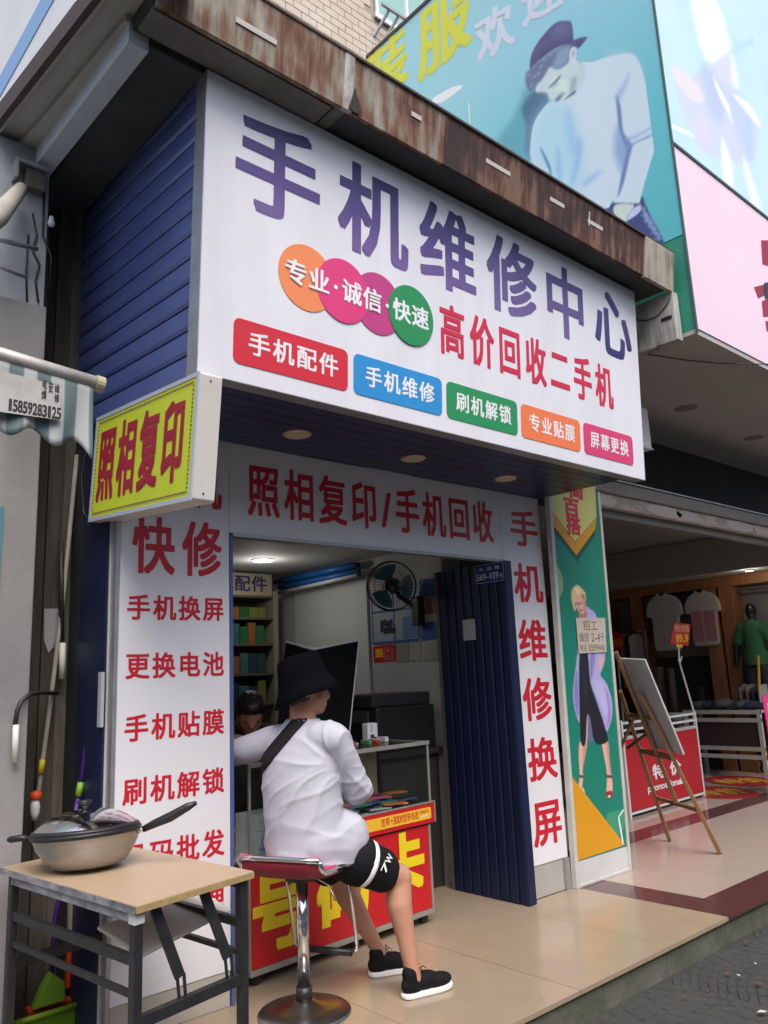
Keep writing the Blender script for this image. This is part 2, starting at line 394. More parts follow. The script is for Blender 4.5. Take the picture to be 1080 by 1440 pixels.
# ---------------- unseen houses across the street, added to shade the area under the canopy
M_conc_ = mat('roof_concrete', (.3,.29,.27), .85); M_opf = mat('opposite_frame', (.6,.6,.6), .5); M_opg = mat('opposite_glass', (.08,.1,.11), .1)
M_opp = mat('opposite_plaster', (.42,.40,.37), .8, col2=(.34,.32,.30), nscale=1.2)
for k, (x0, x1, h) in enumerate(((-22,-9,6.6), (-8.9,2.5,6.0), (2.6,13,6.3), (13.1,26,6.8))):
    ob_ = thing('shade_house', ('plain house added for its shade across the street, far left', 'plain house added for its shade straight across the street', 'plain house added for its shade across the street towards the clothes shop', 'plain house added for its shade across the street, far right')[k], 'house', ((x0+x1)/2,-11.5,-.15), 'added shading houses across the street')
    MB().box((x0,-20,-.15), (x1,-11.5,h)).build('wall', M_opp, ob_); MB().box((x0-.2,-20.2,h), (x1+.2,-11.2,h+.25)).build('roof', M_conc_, ob_)
    for r in range(1):
        xx = x0+1
        while xx < x1-1.6:
            wo = MB().box((xx,-11.52,3.6+r*2.8), (xx+1.3,-11.46,5.0+r*2.8)).build('window', M_opf, ob_); MB().box((xx+.06,-11.455,3.66+r*2.8), (xx+1.24,-11.45,4.94+r*2.8)).build('pane', M_opg, wo); xx += 2.3
    MB().box((x0+.6,-11.52,-.1), (x1-.6,-11.47,2.7)).build('shop_shutter', M_alu, ob_)

# ---------------- canopy
def rust_mat(name, cream, rust, amount, seed):
    m = bpy.data.materials.new(name); m.use_nodes = True; t = m.node_tree; b = t.nodes['Principled BSDF']; b.inputs['Roughness'].default_value = .8
    g = t.nodes.new('ShaderNodeNewGeometry'); mp = t.nodes.new('ShaderNodeMapping'); mp.inputs['Scale'].default_value = (9, 9, .9); mp.inputs['Location'].default_value = (seed, 0, seed)
    n = t.nodes.new('ShaderNodeTexNoise'); n.inputs['Scale'].default_value = 2.2; n.inputs['Detail'].default_value = 8; n.inputs['Roughness'].default_value = .6
    mp2 = t.nodes.new('ShaderNodeMapping'); mp2.inputs['Location'].default_value = (seed*2, 3, 1); n2 = t.nodes.new('ShaderNodeTexNoise'); n2.inputs['Scale'].default_value = 2.6; n2.inputs['Detail'].default_value = 6
    ad = t.nodes.new('ShaderNodeMath'); ad.operation = 'ADD'; sb = t.nodes.new('ShaderNodeMath'); sb.operation = 'MULTIPLY'; sb.inputs[1].default_value = .5
    r = t.nodes.new('ShaderNodeValToRGB'); e = r.color_ramp.elements
    e[0].position = amount-.16; e[0].color = (*cream, 1); e[1].position = amount+.12; e[1].color = (.035,.020,.016, 1)
    for p, c in ((amount-.06, tuple(.6*x for x in cream)), (amount-.01, (.20,.105,.06)), (amount+.05, rust)):
        q = e.new(p); q.color = (*c, 1)
    t.links.new(g.outputs['Position'], mp.inputs['Vector']); t.links.new(g.outputs['Position'], mp2.inputs['Vector'])
    t.links.new(mp.outputs[0], n.inputs['Vector']); t.links.new(mp2.outputs[0], n2.inputs['Vector'])
    t.links.new(n.outputs['Fac'], ad.inputs[0]); t.links.new(n2.outputs['Fac'], ad.inputs[1]); t.links.new(ad.outputs[0], sb.inputs[0]); t.links.new(sb.outputs[0], r.inputs[0])
    t.links.new(r.outputs[0], b.inputs['Base Color'])
    bp = t.nodes.new('ShaderNodeBump'); bp.inputs['Strength'].default_value = .35; bp.inputs['Distance'].default_value = .01
    t.links.new(n.outputs['Fac'], bp.inputs['Height']); t.links.new(bp.outputs[0], b.inputs['Normal'])
    return m
M_rustL = rust_mat('streaked_rust_paint', (.42,.36,.28), (.13,.05,.028), .555, 2)
M_rustD = rust_mat('dark_rust', (.22,.16,.12), (.085,.036,.026), .44, 8)
M_rustP = rust_mat('stained_cream_paint', (.42,.38,.30), (.18,.09,.04), .60, 5)
M_soff = mat('dark_soffit', (.075,.082,.085), .8, col2=(.05,.052,.052), nscale=4, bump=.2, bscale=15)
M_conc = mat('stained_concrete', (.24,.235,.22), .85, col2=(.10,.095,.085), nscale=5, namt=.7, bump=.4, bscale=20)
can = thing('canopy', 'rust streaked canopy running above the purple lettered white sign', 'canopy', (1, -.9, 4.05))
MB().box((-.94, -1.03, 4.055), (2.97, 1.6, 4.27)).build('slab', M_soff, can)
FC = Frame((0,-1.045,4.035), (1,0,0), (0,-.04,.275))
segs = [(-.93, -.02, M_rustL), (.0, 1.98, M_rustD), (2.62, 2.985, M_rustP)]
MB().fbox(FC, -.93, 0, -.012, .275, -.02, .006).build('fascia_panel', M_rustL, can)
MB().fbox(FC, .045, 0, .66, .275, -.02, .0).build('fascia_panel', rust_mat('half_rusted_paint', (.40,.35,.28), (.10,.04,.03), .525, 3), can)
MB().fbox(FC, .662, 0, 2.60, .275, -.02, .001).build('fascia_panel', M_rustD, can)
MB().fbox(FC, 2.602, -.01, 2.985, .275, -.02, .012).build('fascia_panel', M_rustP, can)
M_peel = mat('peeling_white_paint', (.62,.61,.60), .8, col2=(.25,.22,.20), nscale=14, namt=.4, stretch=(1,1,.4))
MB().prism(FC, [(-.012,0),(.044,0),(.044,.27),(.0,.275),(-.012,.27)], -.02, .008).build('painted_joint', M_peel, can)
mb = MB(); mb.prism(FC, [(.02,.01),(.06,.0),(.10,.02),(.075,.07),(.05,.12),(.035,.06)], .009, .013); mb.build('paint_flake', flat('dark_flake', 60, 52, 48, .9), can)
MB().fbox(FC, -.9, .275, 2.98, .287, -.06, .012).build('top_edge', mat('dark_edge', (.07,.055,.048), .8), can)
# bare plaster patch and lettering scars on the fascia
printed(FC, can, 'plaster_patch', [(292,28),(330,38),(388,62),(386,86),(340,62),(300,40)], M_conc, .0085, smooth=False)
M_tape = mat('old_tape', (.55,.52,.48), .8)
for a, b in (((683,228),(717,243)), ((773,280),(793,290)), ((826,312),(847,321)), ((578,160),(592,167))):
    (u0, v0), (u1, v1) = FC.uv(*a), FC.uv(*b)
    MB().fbox(FC, u0, (v0+v1)/2-.012, u1, (v0+v1)/2+.012, .002, .004).build('tape_scar', M_tape, can)
(u0, v0), (u1, v1) = FC.uv(828,298), FC.uv(830,330)
MB().fbox(FC, u0-.006, v1+.05, u0+.006, v0, .0042, .0055).build('tape_scar', M_tape, can)
(u0, v0), (u1, v1) = FC.uv(330,26), FC.uv(388,50)
MB().fbox(FC, u0, v0-.02, u1, v0+.004, .009, .012).build('tape_scar', M_tape, can)
# underside cross strip where two sheets meet
MB().box((-.03, -1.02, 4.045), (.03, -.86, 4.054)).build('soffit_strip', M_conc, can)
MB().box((-.93, -1.02, 4.03), (-.05, -.885, 4.054)).build('stained_underside', M_conc, can)
# left return of the canopy
dl = Vector((-.077, .997, 0))
eave = thing('side_eave', 'grey underside of the side eave with brown gutter edge left of the sign', 'eave', (-1.0, .2, 4.05))
def strip(o, wv, L, z0, z1, name, m):
    o = Vector(o); MB().obox((o.x, o.y, z0), dl*L, Vector((wv, 0, 0)), (0, 0, z1-z0)).build(name, m, eave)
M_eave = mat('grey_eave_paint', (.46,.47,.45), .75, col2=(.38,.39,.37), nscale=4)
M_eave2 = mat('pale_eave_paint', (.48,.48,.44), .75, col2=(.40,.40,.37), nscale=4)
strip((-1.05,-1.3,0), .26, 3.6, 4.12, 4.17, 'underside', M_eave)
strip((-.97,-.85,0), .10, 3.0, 4.085, 4.119, 'inner_underside', M_eave2)
strip((-1.075,-1.3,0), .026, 3.4, 4.09, 4.19, 'gutter_edge', mat('brown_gutter', (.085,.06,.052), .7))
strip((-1.048,-1.3,0), .012, 3.4, 4.088, 4.099, 'gutter_lip', mat('pale_lip', (.42,.40,.36), .6))
M_beam = mat('pale_blue_grey_beam', (.62,.68,.74), .6, col2=(.54,.60,.66), nscale=8, bump=.2, bscale=60)
MB().obox((-.955,-.85,3.99), Vector((-.03,1.25,0)), (.085,0,0), (0,0,.10)).build('beam', M_beam, eave)
MB().obox((-.868,-.85,4.02), Vector((-.0,2.0,0)), (.248,0,0), (0,0,.034)).build('dark_underside', M_soff, eave)
# bracket under the eave, steel section end
brk = thing('steel_bracket', 'rusty grey steel bracket under the side eave by the awning', 'bracket', (-.95,.2,3.6))
a = onY(22,222,.12); b = onY(66,265,.12)
MB().box((a.x, .10, b.z), (a.x+.012, .22, a.z)).build('plate', M_alu, brk)
MB().box((a.x+.013, .10, a.z-.02), (b.x, .22, a.z)).build('plate', M_alu, brk)
MB().box((a.x+.05, .12, b.z-.02), (b.x-.01, .2, a.z-.021)).build('web', mat('weathered_steel', (.22,.20,.18), .6, .4, col2=(.12,.10,.09), nscale=12), brk)

# ================================================================== SHOP FRONT
# blue cladding on the left side of the sign box, slats one by one
FL = Frame((-.60,0,0), (0,-1,0), (0,0,1))
clad = thing('blue_cladding', 'navy blue horizontal slat cladding on the side of the sign box', 'cladding', (-.6,-.2,2.7))
sl_dir = Vector((0, 1.269, .091)).normalized(); sl_up = Vector((0,-.0593,.998)).normalized()
for i in range(14):
    z = 2.672 + i*.1075
    o = Vector((-.600, -.735-.0593*(z-2.67), z))
    L_ = 1.28 if z < 3.95 else 1.15
    mb = MB()
    # slat with a rounded lower lip
    prof = [(0,.004),(.0,.099),(-.010,.099),(-.014,.055),(-.013,.020),(-.006,.004)]
    p0 = [o + Vector((x,0,0)) + sl_up*h for x, h in prof]; p1 = [p + sl_dir*L_ for p in p0]; k = len(prof)
    mb.add(p0+p1, [tuple(range(k)), tuple(range(2*k-1,k-1,-1))] + [(j, j+k, (j+1)%k+k, (j+1)%k) for j in range(k)])
    mb.build('slat', M_blue, clad)
MB().box((-.598, -.74, 2.67), (-.50, .56, 4.04)).build('backing', mat('cladding_back', (.01,.012,.03), .7), clad)

# main sign
W, H = 3.372, 1.351
sign = thing('main_sign', 'large white shop sign with purple lettering and coloured badges', 'sign', (1.07,-.8,2.68))
MB().prism(FS, [(0,0),(W,0),(W,H),(0,H)], -.012, 0).build('face', M_white, sign)
mb = MB(); mb.fbox(FS, -.004, -.004, 0.0, H, -.085, .001); mb.fbox(FS, W, -.004, W+.004, H, -.085, .001)
mb.fbox(FS, 0, -.004, W, -.0005, -.085, .0005); mb.fbox(FS, 0, H+.0005, W, H+.004, -.085, .0005); mb.build('frame', M_alu, sign)
MB().fbox(FS, .002, .002, W-.002, H-.002, -.083, -.0125).build('back_box', M_alu, sign)
def grad(name, stops, axis='Z', lo=0, hi=1):
    m = bpy.data.materials.new(name); m.use_nodes = True; t = m.node_tree; b = t.nodes['Principled BSDF']; b.inputs['Roughness'].default_value = .4
    g = t.nodes.new('ShaderNodeNewGeometry'); sp = t.nodes.new('ShaderNodeSeparateXYZ'); mr = t.nodes.new('ShaderNodeMapRange'); r = t.nodes.new('ShaderNodeValToRGB')
    mr.inputs['From Min'].default_value = lo; mr.inputs['From Max'].default_value = hi
    t.links.new(g.outputs['Position'], sp.inputs[0]); t.links.new(sp.outputs[axis], mr.inputs['Value']); t.links.new(mr.outputs[0], r.inputs[0])
    e = r.color_ramp.elements; e[0].position, e[0].color = stops[0][0], (*stops[0][1], 1); e[1].position, e[1].color = stops[-1][0], (*stops[-1][1], 1)
    for p, c in stops[1:-1]: q = e.new(p); q.color = (*c, 1)
    t.links.new(r.outputs[0], b.inputs['Base Color']); return m
Z0 = 2.676
M_purA = grad('purple_print_and_gloss', [(0, srgb(118,96,152)), (.45, srgb(86,68,128)), (1, srgb(40,38,96))], 'Z', Z0+.78, Z0+1.25)  # print gradient, with part of the gloss reflection put into its colour
M_purB = grad('purple_print_and_gloss_pale', [(0, srgb(116,98,150)), (.5, srgb(96,80,134)), (1, srgb(58,50,106))], 'Z', Z0+.78, Z0+1.25)
M_purC = grad('purple_print_and_gloss_navy', [(0, srgb(48,46,104)), (.5, srgb(70,66,124)), (1, srgb(56,54,110))], 'Z', Z0+.78, Z0+1.25)
for ch, a, b, m in (('手',.15,.60,M_purA), ('机',.725,1.16,M_purA), ('维',1.265,1.69,M_purA), ('修',1.805,2.235,M_purB), ('中',2.33,2.75,M_purB), ('心',2.86,3.285,M_purC)):
    text(FS, sign, ch, a, b, .785, 1.25, m, bold=.024, fill=1, n0=.003)
# round badges
badges = [('orange', .535, srgb(238,140,84), .003), ('pink', .745, srgb(222,60,122), .005), ('magenta', .965, srgb(190,62,126), .004), ('green', 1.187, srgb(38,140,80), .007)]
for nm, cu, c, n in badges:
    o = MB().prism(FS, circle(cu, .567, .158), n-.002, n).build('round_badge', mat('badge_'+nm, c, .4), sign); o['label'] = nm + ' round badge on the sign'
text(FS, sign, '专业·诚信·快速', .405, 1.315, .515, .628, M_wprint, bold=.026, fill=.9, n0=.009)
text(FS, sign, '高价回收二手机', 1.375, 3.05, .42, .70, M_redp, bold=.028, fill=.80, n0=.003)
rects = [('手机配件', .16,.775, srgb(208,44,58)), ('手机维修', .81,1.405, srgb(46,142,206)), ('刷机解锁', 1.44,2.02, srgb(38,142,84)), ('专业贴膜', 2.055,2.632, srgb(236,122,72)), ('屏幕更换', 2.67,3.235, srgb(212,62,112))]
for s, a, b, c in rects:
    o = MB().prism(FS, rrect(a, .078, b, .278, .032), .001, .003).build('badge', mat('badge_'+s, c, .4), sign)
    text(FS, o, s, a+.065, b-.05, .128, .232, M_wprint, bold=.022, fill=.86, n0=.005)

# soffit of blue slats under the sign, with three downlights
sof = thing('slatted_soffit', 'dark blue slatted soffit under the main sign', 'soffit', (1.07,-.4,2.69))
y = -.712; M_bsof = mat('dark_navy_slat', (.018,.024,.075), .35, .1, col2=(.028,.036,.10), nscale=4)
while y < -.01:
    MB().box((-.585, y+.002, 2.688), (2.645, min(y+.0965, -.006), 2.702)).build('slat', M_bsof, sof); y += .1
MB().box((-.585, -.712, 2.703), (2.645, -.006, 2.73)).build('backing', M_blk, sof)
M_gold = mat('downlight_rim', (.55,.42,.27), .35, .3)
for k, (p, q) in enumerate((((418,611),'above the first characters of the shop front header'), ((581,645),'above the middle of the header'), ((711,673),'beside the vertical strip sign'))):
    c = onZ(*p, 2.688)
    d = thing('downlight', 'round unlit downlight in the blue soffit ' + q, 'downlight', c, 'downlights in the soffit')
    MB().lathe([(.068,-.006),(.075,0),(.075,.004)], c, 28).build('rim', M_gold, d, smooth=False)
    MB().lathe([(.0,-.007),(.058,-.0065),(.062,-.006)], c, 28).build('diffuser', mat('unlit_diffuser', (.60,.50,.36), .4), d)

# header and side panels
def panel(name, label, u0, v0, u1, v1, n1=.0):
    t = thing(name, label, 'sign', ((u0+u1)/2, 0, v0)); MB().fbox(F0, u0, v0, u1, v1, -.03, n1).build('panel', M_panel, t, bevel=.002); return t
hdr = panel('header_sign', 'white header panel with red lettering above the shop entrance', .006, 2.205, 2.165, 2.684)
text(F0, hdr, '照相复印/手机回收', .10, 2.10, 2.305, 2.585, M_red, bold=.022, fill=.84, n0=.003)
MB().box((.02, -.012, 2.185), (2.14, .05, 2.2035)).build('bottom_rail', M_alu, hdr)
lft = panel('strip_sign', 'tall white strip sign listing phone services in red left of the entrance', -.572, .15, .004, 2.684)
for s, v0, v1, bd in (('手机', 2.31, 2.575, .024), ('快修', 1.965, 2.235, .024), ('手机换屏', 1.75, 1.865, .024), ('更换电池', 1.482, 1.597, .024), ('手机贴膜', 1.207, 1.322, .024), ('刷机解锁', .937, 1.05, .024), ('号码批发', .656, .772, .024), ('业务办理', .40, .515, .024)):
    if len(s) == 2: text(F0, lft, s, -.535, -.02, v0, v1, M_red, bold=bd, fill=.80, n0=.003)
    else: text(F0, lft, s, -.542, -.022, v0, v1, M_red, bold=bd, fill=.86, n0=.003)
MB().fbox(F0, -.57, .002, .0, .148, -.03, -.004).build('kick_board', mat('beige_board', (.46,.42,.36), .6, col2=(.40,.36,.31), nscale=5), lft)
MB().fbox(F0, -.592, .002, -.574, 2.684, -.05, .004).build('edge_trim', M_alu, lft)
MB().fbox(F0, .006, .002, .024, 2.183, -.09, .003).build('blue_edge_trim', M_blue, lft)
rgt = panel('strip_sign', 'white vertical strip sign of single red characters right of the entrance', 2.168, .2, 2.615, 2.684)
for ch, v0, v1 in (('手',2.31,2.57), ('机',1.91,2.18), ('维',1.505,1.785), ('修',1.105,1.385), ('换',.715,.985), ('屏',.305,.585)):
    text(F0, rgt, ch, 2.275, 2.575, v0, v1, M_red, bold=.024, fill=1, n0=.003)
M_kick = mat('grey_beige_board', (.42,.40,.37), .55, col2=(.36,.34,.315), nscale=4)
MB().fbox(F0, 2.17, .002, 2.56, .198, -.03, -.006).build('kick_board', M_kick, rgt)
MB().fbox(F0, 2.562, .002, 2.616, .198, -.03, .012).build('post_foot', M_alu, rgt)

M_door = mat('shaded_navy_paint', (.006,.012,.045), .42, .1, col2=(.010,.018,.06), nscale=4, stretch=(4,4,.5), bump=.06, bscale=12)  # the cladding's navy paint again, darkened for the shade it stands in
# blue folding door folded against the right side of the opening
door = thing('folding_door', 'dark blue ribbed folding door pushed open at the entrance', 'door', (2.12,.2,0))
ys = [-.062 + i*.0805 for i in range(9)]
for i in range(8):
    ya, yb = ys[i], ys[i+1]; x0 = 2.10
    P = Frame((x0, 0, 0), (0,-1,0), (0,0,1))
    mb = MB()
    pr = [(x0, ya+.001), (x0-.004, ya+.008), (x0-.004, yb-.02), (x0+.006, yb-.012), (x0+.006, yb-.001), (x0+.03, yb-.001), (x0+.03, ya+.001)]
    k = len(pr); z1 = 2.183
    mb.add([(a, b, .006) for a, b in pr]+[(a, b, z1) for a, b in pr], [tuple(range(k)), tuple(range(2*k-1,k-1,-1))]+[(j, j+k, (j+1)%k+k, (j+1)%k) for j in range(k)])
    mb.build('door_strip', M_door, door)
MB().box((2.10, ys[-1]+.001, .006), (2.16, ys[-1]+.03, 2.183)).build('end_post', mat('brown_door_post', (.12,.10,.085), .6), door)
MB().box((2.098, -.068, .004), (2.166, -.0635, 2.184)).build('front_edge', M_door, door)
# house number plate
FD = Frame((2.092,0,0), (0,-1,0), (0,0,1))
pl = thing('house_number_plate', 'small blue house number plate on the folding door', 'number plate', (2.09,0,2.0))
(u0, v0), (u1, v1) = FD.uv(669,823), FD.uv(708,788)
MB().prism(FD, rrect(u0, v0, u1, v1, .008), -.004, .0).build('plate', mat('enamel_blue', (.012,.035,.16), .25), pl)
M_pale = mat('pale_print', (.42,.48,.55), .5)
mb = MB(); e = .005
for a, b, c, d_ in ((u0+.006, v0+.006, u1-.006, v0+.009), (u0+.006, v1-.009, u1-.006, v1-.006), (u0+.006, v0+.0095, u0+.009, v1-.0095), (u1-.009, v0+.0095, u1-.006, v1-.0095)): mb.fbox(FD, a, b, c, d_, .0005, .0015)
mb.build('border', M_pale, pl)
hh = v1-v0
text(FD, pl, '天福路', u0+.025, u1-.025, v0+hh*.62, v0+hh*.82, M_pale, bold=.02, fill=.6, n0=.003)
text(FD, pl, '569-119', u0+.014, u1-.05, v0+hh*.18, v0+hh*.52, M_pale, bold=.02, fill=.86, n0=.003)
text(FD, pl, '号', u1-.046, u1-.014, v0+hh*.18, v0+hh*.38, M_pale, bold=.02, fill=.9, n0=.003)
(u0, v0), (u1, v1) = FD.uv(652,901), FD.uv(667,870)
meshthing('paper_sticker', MB().prism(FD, [(u0,v0),(u1,v0),(u1,v1),(u0,v1)], -.003, -.0005), mat('grey_paper', (.42,.42,.43), .7, col2=(.34,.34,.35), nscale=40), 'small pale paper sticker on the blue folding door', 'sticker')

# yellow light box
yb = thing('light_box_sign', 'yellow light box with red lettering hanging on the side wall', 'light box', (-.61,-.4,2.15))
uo = Vector((0, .184, 2.224)); ue = Vector((0, -.82, 2.138))
FY = Frame((-.66, .184-.02, 2.222), (0,-1.0,-.088), (0,-.105,1)); 
FY.v = FY.n.cross(FY.u) if False else Vector((0,-.13,.9915)); FY.n = Vector((-1,0,0))
LW, LH = 1.005, .505
MB().prism(FY, rrect(0, 0, LW, LH, .012), -.10, -.003).build('box', mat('cream_white_plastic', (.66,.63,.58), .4, col2=(.60,.57,.52), nscale=6), yb)
mb = MB()
for a, b, c, d_ in ((0,0,LW,.018), (0,LH-.018,LW,LH), (0,.0181,.018,LH-.0181), (LW-.018,.0181,LW,LH-.0181)): mb.fbox(FY, a, b, c, d_, -.004, .003)
mb.build('frame', mat('pale_blue_trim', (.55,.60,.68), .35, .2), yb)
MB().fbox(FY, .0185, .0185, LW-.0185, LH-.0185, -.003, .0).build('face', mat('acid_yellow_film', srgb(210,224,58), .45, col2=srgb(200,214,48), nscale=5), yb)
M_ledred = mat('led_red_print', srgb(176,32,52), .6, col2=srgb(150,30,60), nscale=60)
text(FY, yb, '照相复印', .05, .93, .085, .42, M_ledred, bold=.036, fill=.82, n0=.0035)
mb = MB(); M_led = mat('led_bead', (.06,.08,.20), .4, col2=(.35,.08,.06), nscale=30)
for i in range(56):
    for v in (.036, LH-.036): mb.fbox(FY, .04+i*.0167, v-.003, .04+i*.0167+.007, v+.003, .0005, .004)
for i in range(24):
    for u in (.034, LW-.038): mb.fbox(FY, u-.003, .05+i*.0175, u+.003, .056+i*.0175, .0005, .004)
tag(mb.build('led_bead', M_led, yb), kind='stuff')
mb = MB()
for v in (.03, LH-.03): MB().lathe([(.004,0),(.004,.002),(0,.002)], FY.pt(LW, v, -.05), 8, axis=FY.u).build('screw', M_blkm, yb)
MB().box((-.64, -.45, 2.60), (-.60, -.40, 2.69)).build('hanger', M_blkm, yb)
mb = MB(); mb.tube([(-.66,.17,2.70),(-.665,.2,2.62),(-.68,.22,2.45),(-.67,.2,2.27),(-.64,.17,2.22)], .006, 6); 
meshthing('power_cable', mb, M_blk, 'thin black cable drooping behind the yellow light box', 'cable', smooth=True)

# ================================================================== LEFT SIDE
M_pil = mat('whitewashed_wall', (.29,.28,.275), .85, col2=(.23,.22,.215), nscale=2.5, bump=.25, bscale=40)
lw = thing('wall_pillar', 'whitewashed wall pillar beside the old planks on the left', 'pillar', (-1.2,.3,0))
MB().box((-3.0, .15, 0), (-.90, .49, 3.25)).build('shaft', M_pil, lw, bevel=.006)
MB().box((-1.15, .17, 3.251), (-.91, .48, 4.08)).build('upper_shaft', mat('blue_grey_plaster', (.34,.37,.40), .8, col2=(.26,.28,.30), nscale=6), lw)
MB().box((-3.0, .145, 1.75), (-1.045, .1495, 2.25)).build('teal_patch', flat('teal_paint', 70, 130, 140, .7), lw)
pk = thing('plank_wall', 'weathered dark wooden planks in the gap between pillar and shop', 'plank wall', (-.75,.5,0))
x = -.905; M_pk = [mat('old_wood_a', (.115,.10,.075), .85, col2=(.05,.042,.034), nscale=5, stretch=(6,1,.6), bump=.4, bscale=20), mat('old_wood_b', (.16,.145,.115), .85, col2=(.075,.065,.05), nscale=6, stretch=(6,1,.5), bump=.4, bscale=20), mat('old_wood_c', (.075,.068,.058), .85, col2=(.04,.036,.03), nscale=6, stretch=(6,1,.5), bump=.4, bscale=20)]
i = 0
while x < -.61:
    wd = random.choice((.045, .06, .075)); x1 = min(x+wd, -.606)
    MB().box((x+.003, .50+random.uniform(0,.02), 0), (x1, .56, 4.03)).build('plank', M_pk[i % 3], pk); x += wd; i += 1
for z0, z1, xx in ((2.05,2.36,-.835), (1.80,1.98,-.84), (1.42,1.60,-.845)):
    MB().box((xx, .488, z0), (xx+.022, .50, z1)).build('pale_batten', mat('pale_batten', (.42,.38,.27), .8, col2=(.3,.27,.2), nscale=10), pk)
printed(Frame((0,.497,0),(1,0,0),(0,0,1)), pk, 'torn_paper', [(62,856),(82,856),(80,905),(68,918),(62,900)], mat('torn_paper', (.42,.43,.43), .9, col2=(.33,.33,.33), nscale=20), .003, smooth=False)
# blue side of the shop, below the cladding
sd_ = thing('side_wall_sheet', 'dark blue painted side wall of the shop behind the strip sign', 'wall panel', (-.6,.3,0))
MB().box((-.612, .055, 0), (-.601, .36, 2.66)).build('sheet', M_door, sd_)
MB().box((-.612, .362, 0), (-.601, .50, 2.66)).build('sheet', mat('dark_green_sheet', (.018,.024,.022), .6), sd_)
MB().box((-.628, .04, 1.28), (-.6125, .075, 1.52)).build('hinge_plate', mat('pale_plate', (.40,.42,.45), .5), sd_)

# awning of the neighbour
aw = thing('awning', 'rolled awning with printed green and white striped valance', 'awning', (-1.2,-.8,2.3))
AY = -.78; FA = Frame((0,AY,0), (1,0,0), (0,0,1))
pA, pB = onY(-70,478,AY), onY(141,541,AY)
mb = MB(); mb.tube([pA, pB], .026, 16); mb.build('front_tube', mat('worn_white_tube', (.55,.53,.50), .45, .2, col2=(.38,.34,.30), nscale=14), aw, smooth=True)
MB().lathe([(.0,0),(.031,0),(.031,.03),(0,.03)], pB-(pB-pA).normalized()*.02, 16, axis=pB-pA).build('end_cap', mat('yellowed_plastic', (.40,.37,.22), .5), aw)
# valance, wavy lower edge and soft folds
def awmat():
    m = bpy.data.materials.new('striped_awning_fabric'); m.use_nodes = True; t = m.node_tree; b = t.nodes['Principled BSDF']; b.inputs['Roughness'].default_value = .7
    g = t.nodes.new('ShaderNodeNewGeometry'); mp = t.nodes.new('ShaderNodeMapping'); mp.inputs['Scale'].default_value = (1,1,.15)
    wv = t.nodes.new('ShaderNodeTexWave'); wv.inputs['Scale'].default_value = 3.4; wv.inputs['Distortion'].default_value = 1.2; wv.inputs['Detail'].default_value = 2; wv.bands_direction = 'X'
    r = t.nodes.new('ShaderNodeValToRGB'); r.color_ramp.elements[0].position = .42; r.color_ramp.elements[0].color = (.10,.15,.15,1); r.color_ramp.elements[1].position = .62; r.color_ramp.elements[1].color = (.36,.38,.37,1)
    t.links.new(g.outputs['Position'], mp.inputs['Vector']); t.links.new(mp.outputs[0], wv.inputs['Vector']); t.links.new(wv.outputs['Fac'], r.inputs[0]); t.links.new(r.outputs[0], b.inputs['Base Color']); return m
mb = MB(); nx, nz = 70, 10; x0, x1 = pA.x, onY(128,600,AY).x
vs, fs = [], []
for i in range(nx+1):
    u = x0+(x1-x0)*i/nx; ztop = pA.z+(pB.z-pA.z)*(i/nx)-.02; zb = ztop - .235 - .022*sin(u*42) - (.03 if i > nx-8 else 0)*(i-nx+8)/8
    for j in range(nz+1):
        f = j/nz; vs.append((u, AY-.012+.012*f*sin(u*52+2*f)+.006*f*sin(u*21), ztop+(zb-ztop)*f))
for i in range(nx):
    for j in range(nz): a = i*(nz+1)+j; fs.append((a, a+1, a+nz+2, a+nz+1))
o = mb.add(vs, fs).build('valance', awmat(), aw, smooth=True); so_ = o.modifiers.new('solid', 'SOLIDIFY'); so_.thickness = .003
FA2 = Frame((0,AY-.034,0), (1,0,0), (0,0,1))
printed(FA2, aw, 'printed_panel', [(-70,500),(0,521),(84,543),(86,591),(0,579),(-70,572)], mat('dirty_white_vinyl', (.50,.49,.47), .6, col2=(.36,.34,.31), nscale=8), .001, smooth=False)
(u0, v0), (u1, v1) = FA2.uv(10,582), FA2.uv(86,577)
text(FA2, aw, '15859283125', u0, u1, v0+.012, v0+.055, mat('black_print', (.02,.02,.02), .6), bold=.03, fill=.86, n0=.003, slant=0)
(u0, v0), (u1, v1) = FA2.uv(58,563), FA2.uv(86,542)
for k in range(3):
    text(FA2, aw, ('电焊', '安装', '维修')[k] if k != 1 else '安', u0+k*(u1-u0)/3, u0+(k+.75)*(u1-u0)/3, v0+(.03 if k==1 else 0), v1+.01-.004*k, MATS['black_print'], bold=.02, fill=.9, n0=.003, vertical=True)
# rolled fabric and arm behind
mb = MB(); a, b = onY(-40,330,-.3), onY(30,265,.1); mb.tube([a, (a+b)/2-Vector((0,0,.03)), b], [.05,.045,.03], 10); mb.build('rolled_fabric', mat('cream_canvas', (.46,.43,.36), .8, col2=(.30,.29,.25), nscale=7), aw, smooth=True)
mb = MB(); mb.tube([onY(-20,333,.0), onY(52,350,.1)], .012, 8); mb.build('arm', M_alu, aw, smooth=True)
mb = MB(); mb.tube([onY(-10,372,.0), onY(36,390,.1)], .009, 8); mb.build('arm', M_alu, aw, smooth=True)
mb = MB(); mb.bar((-1.06, AY+.02, pB.z), (-1.06, .15, pB.z+.28), .03, .02); mb.build('side_arm', M_alu, aw)
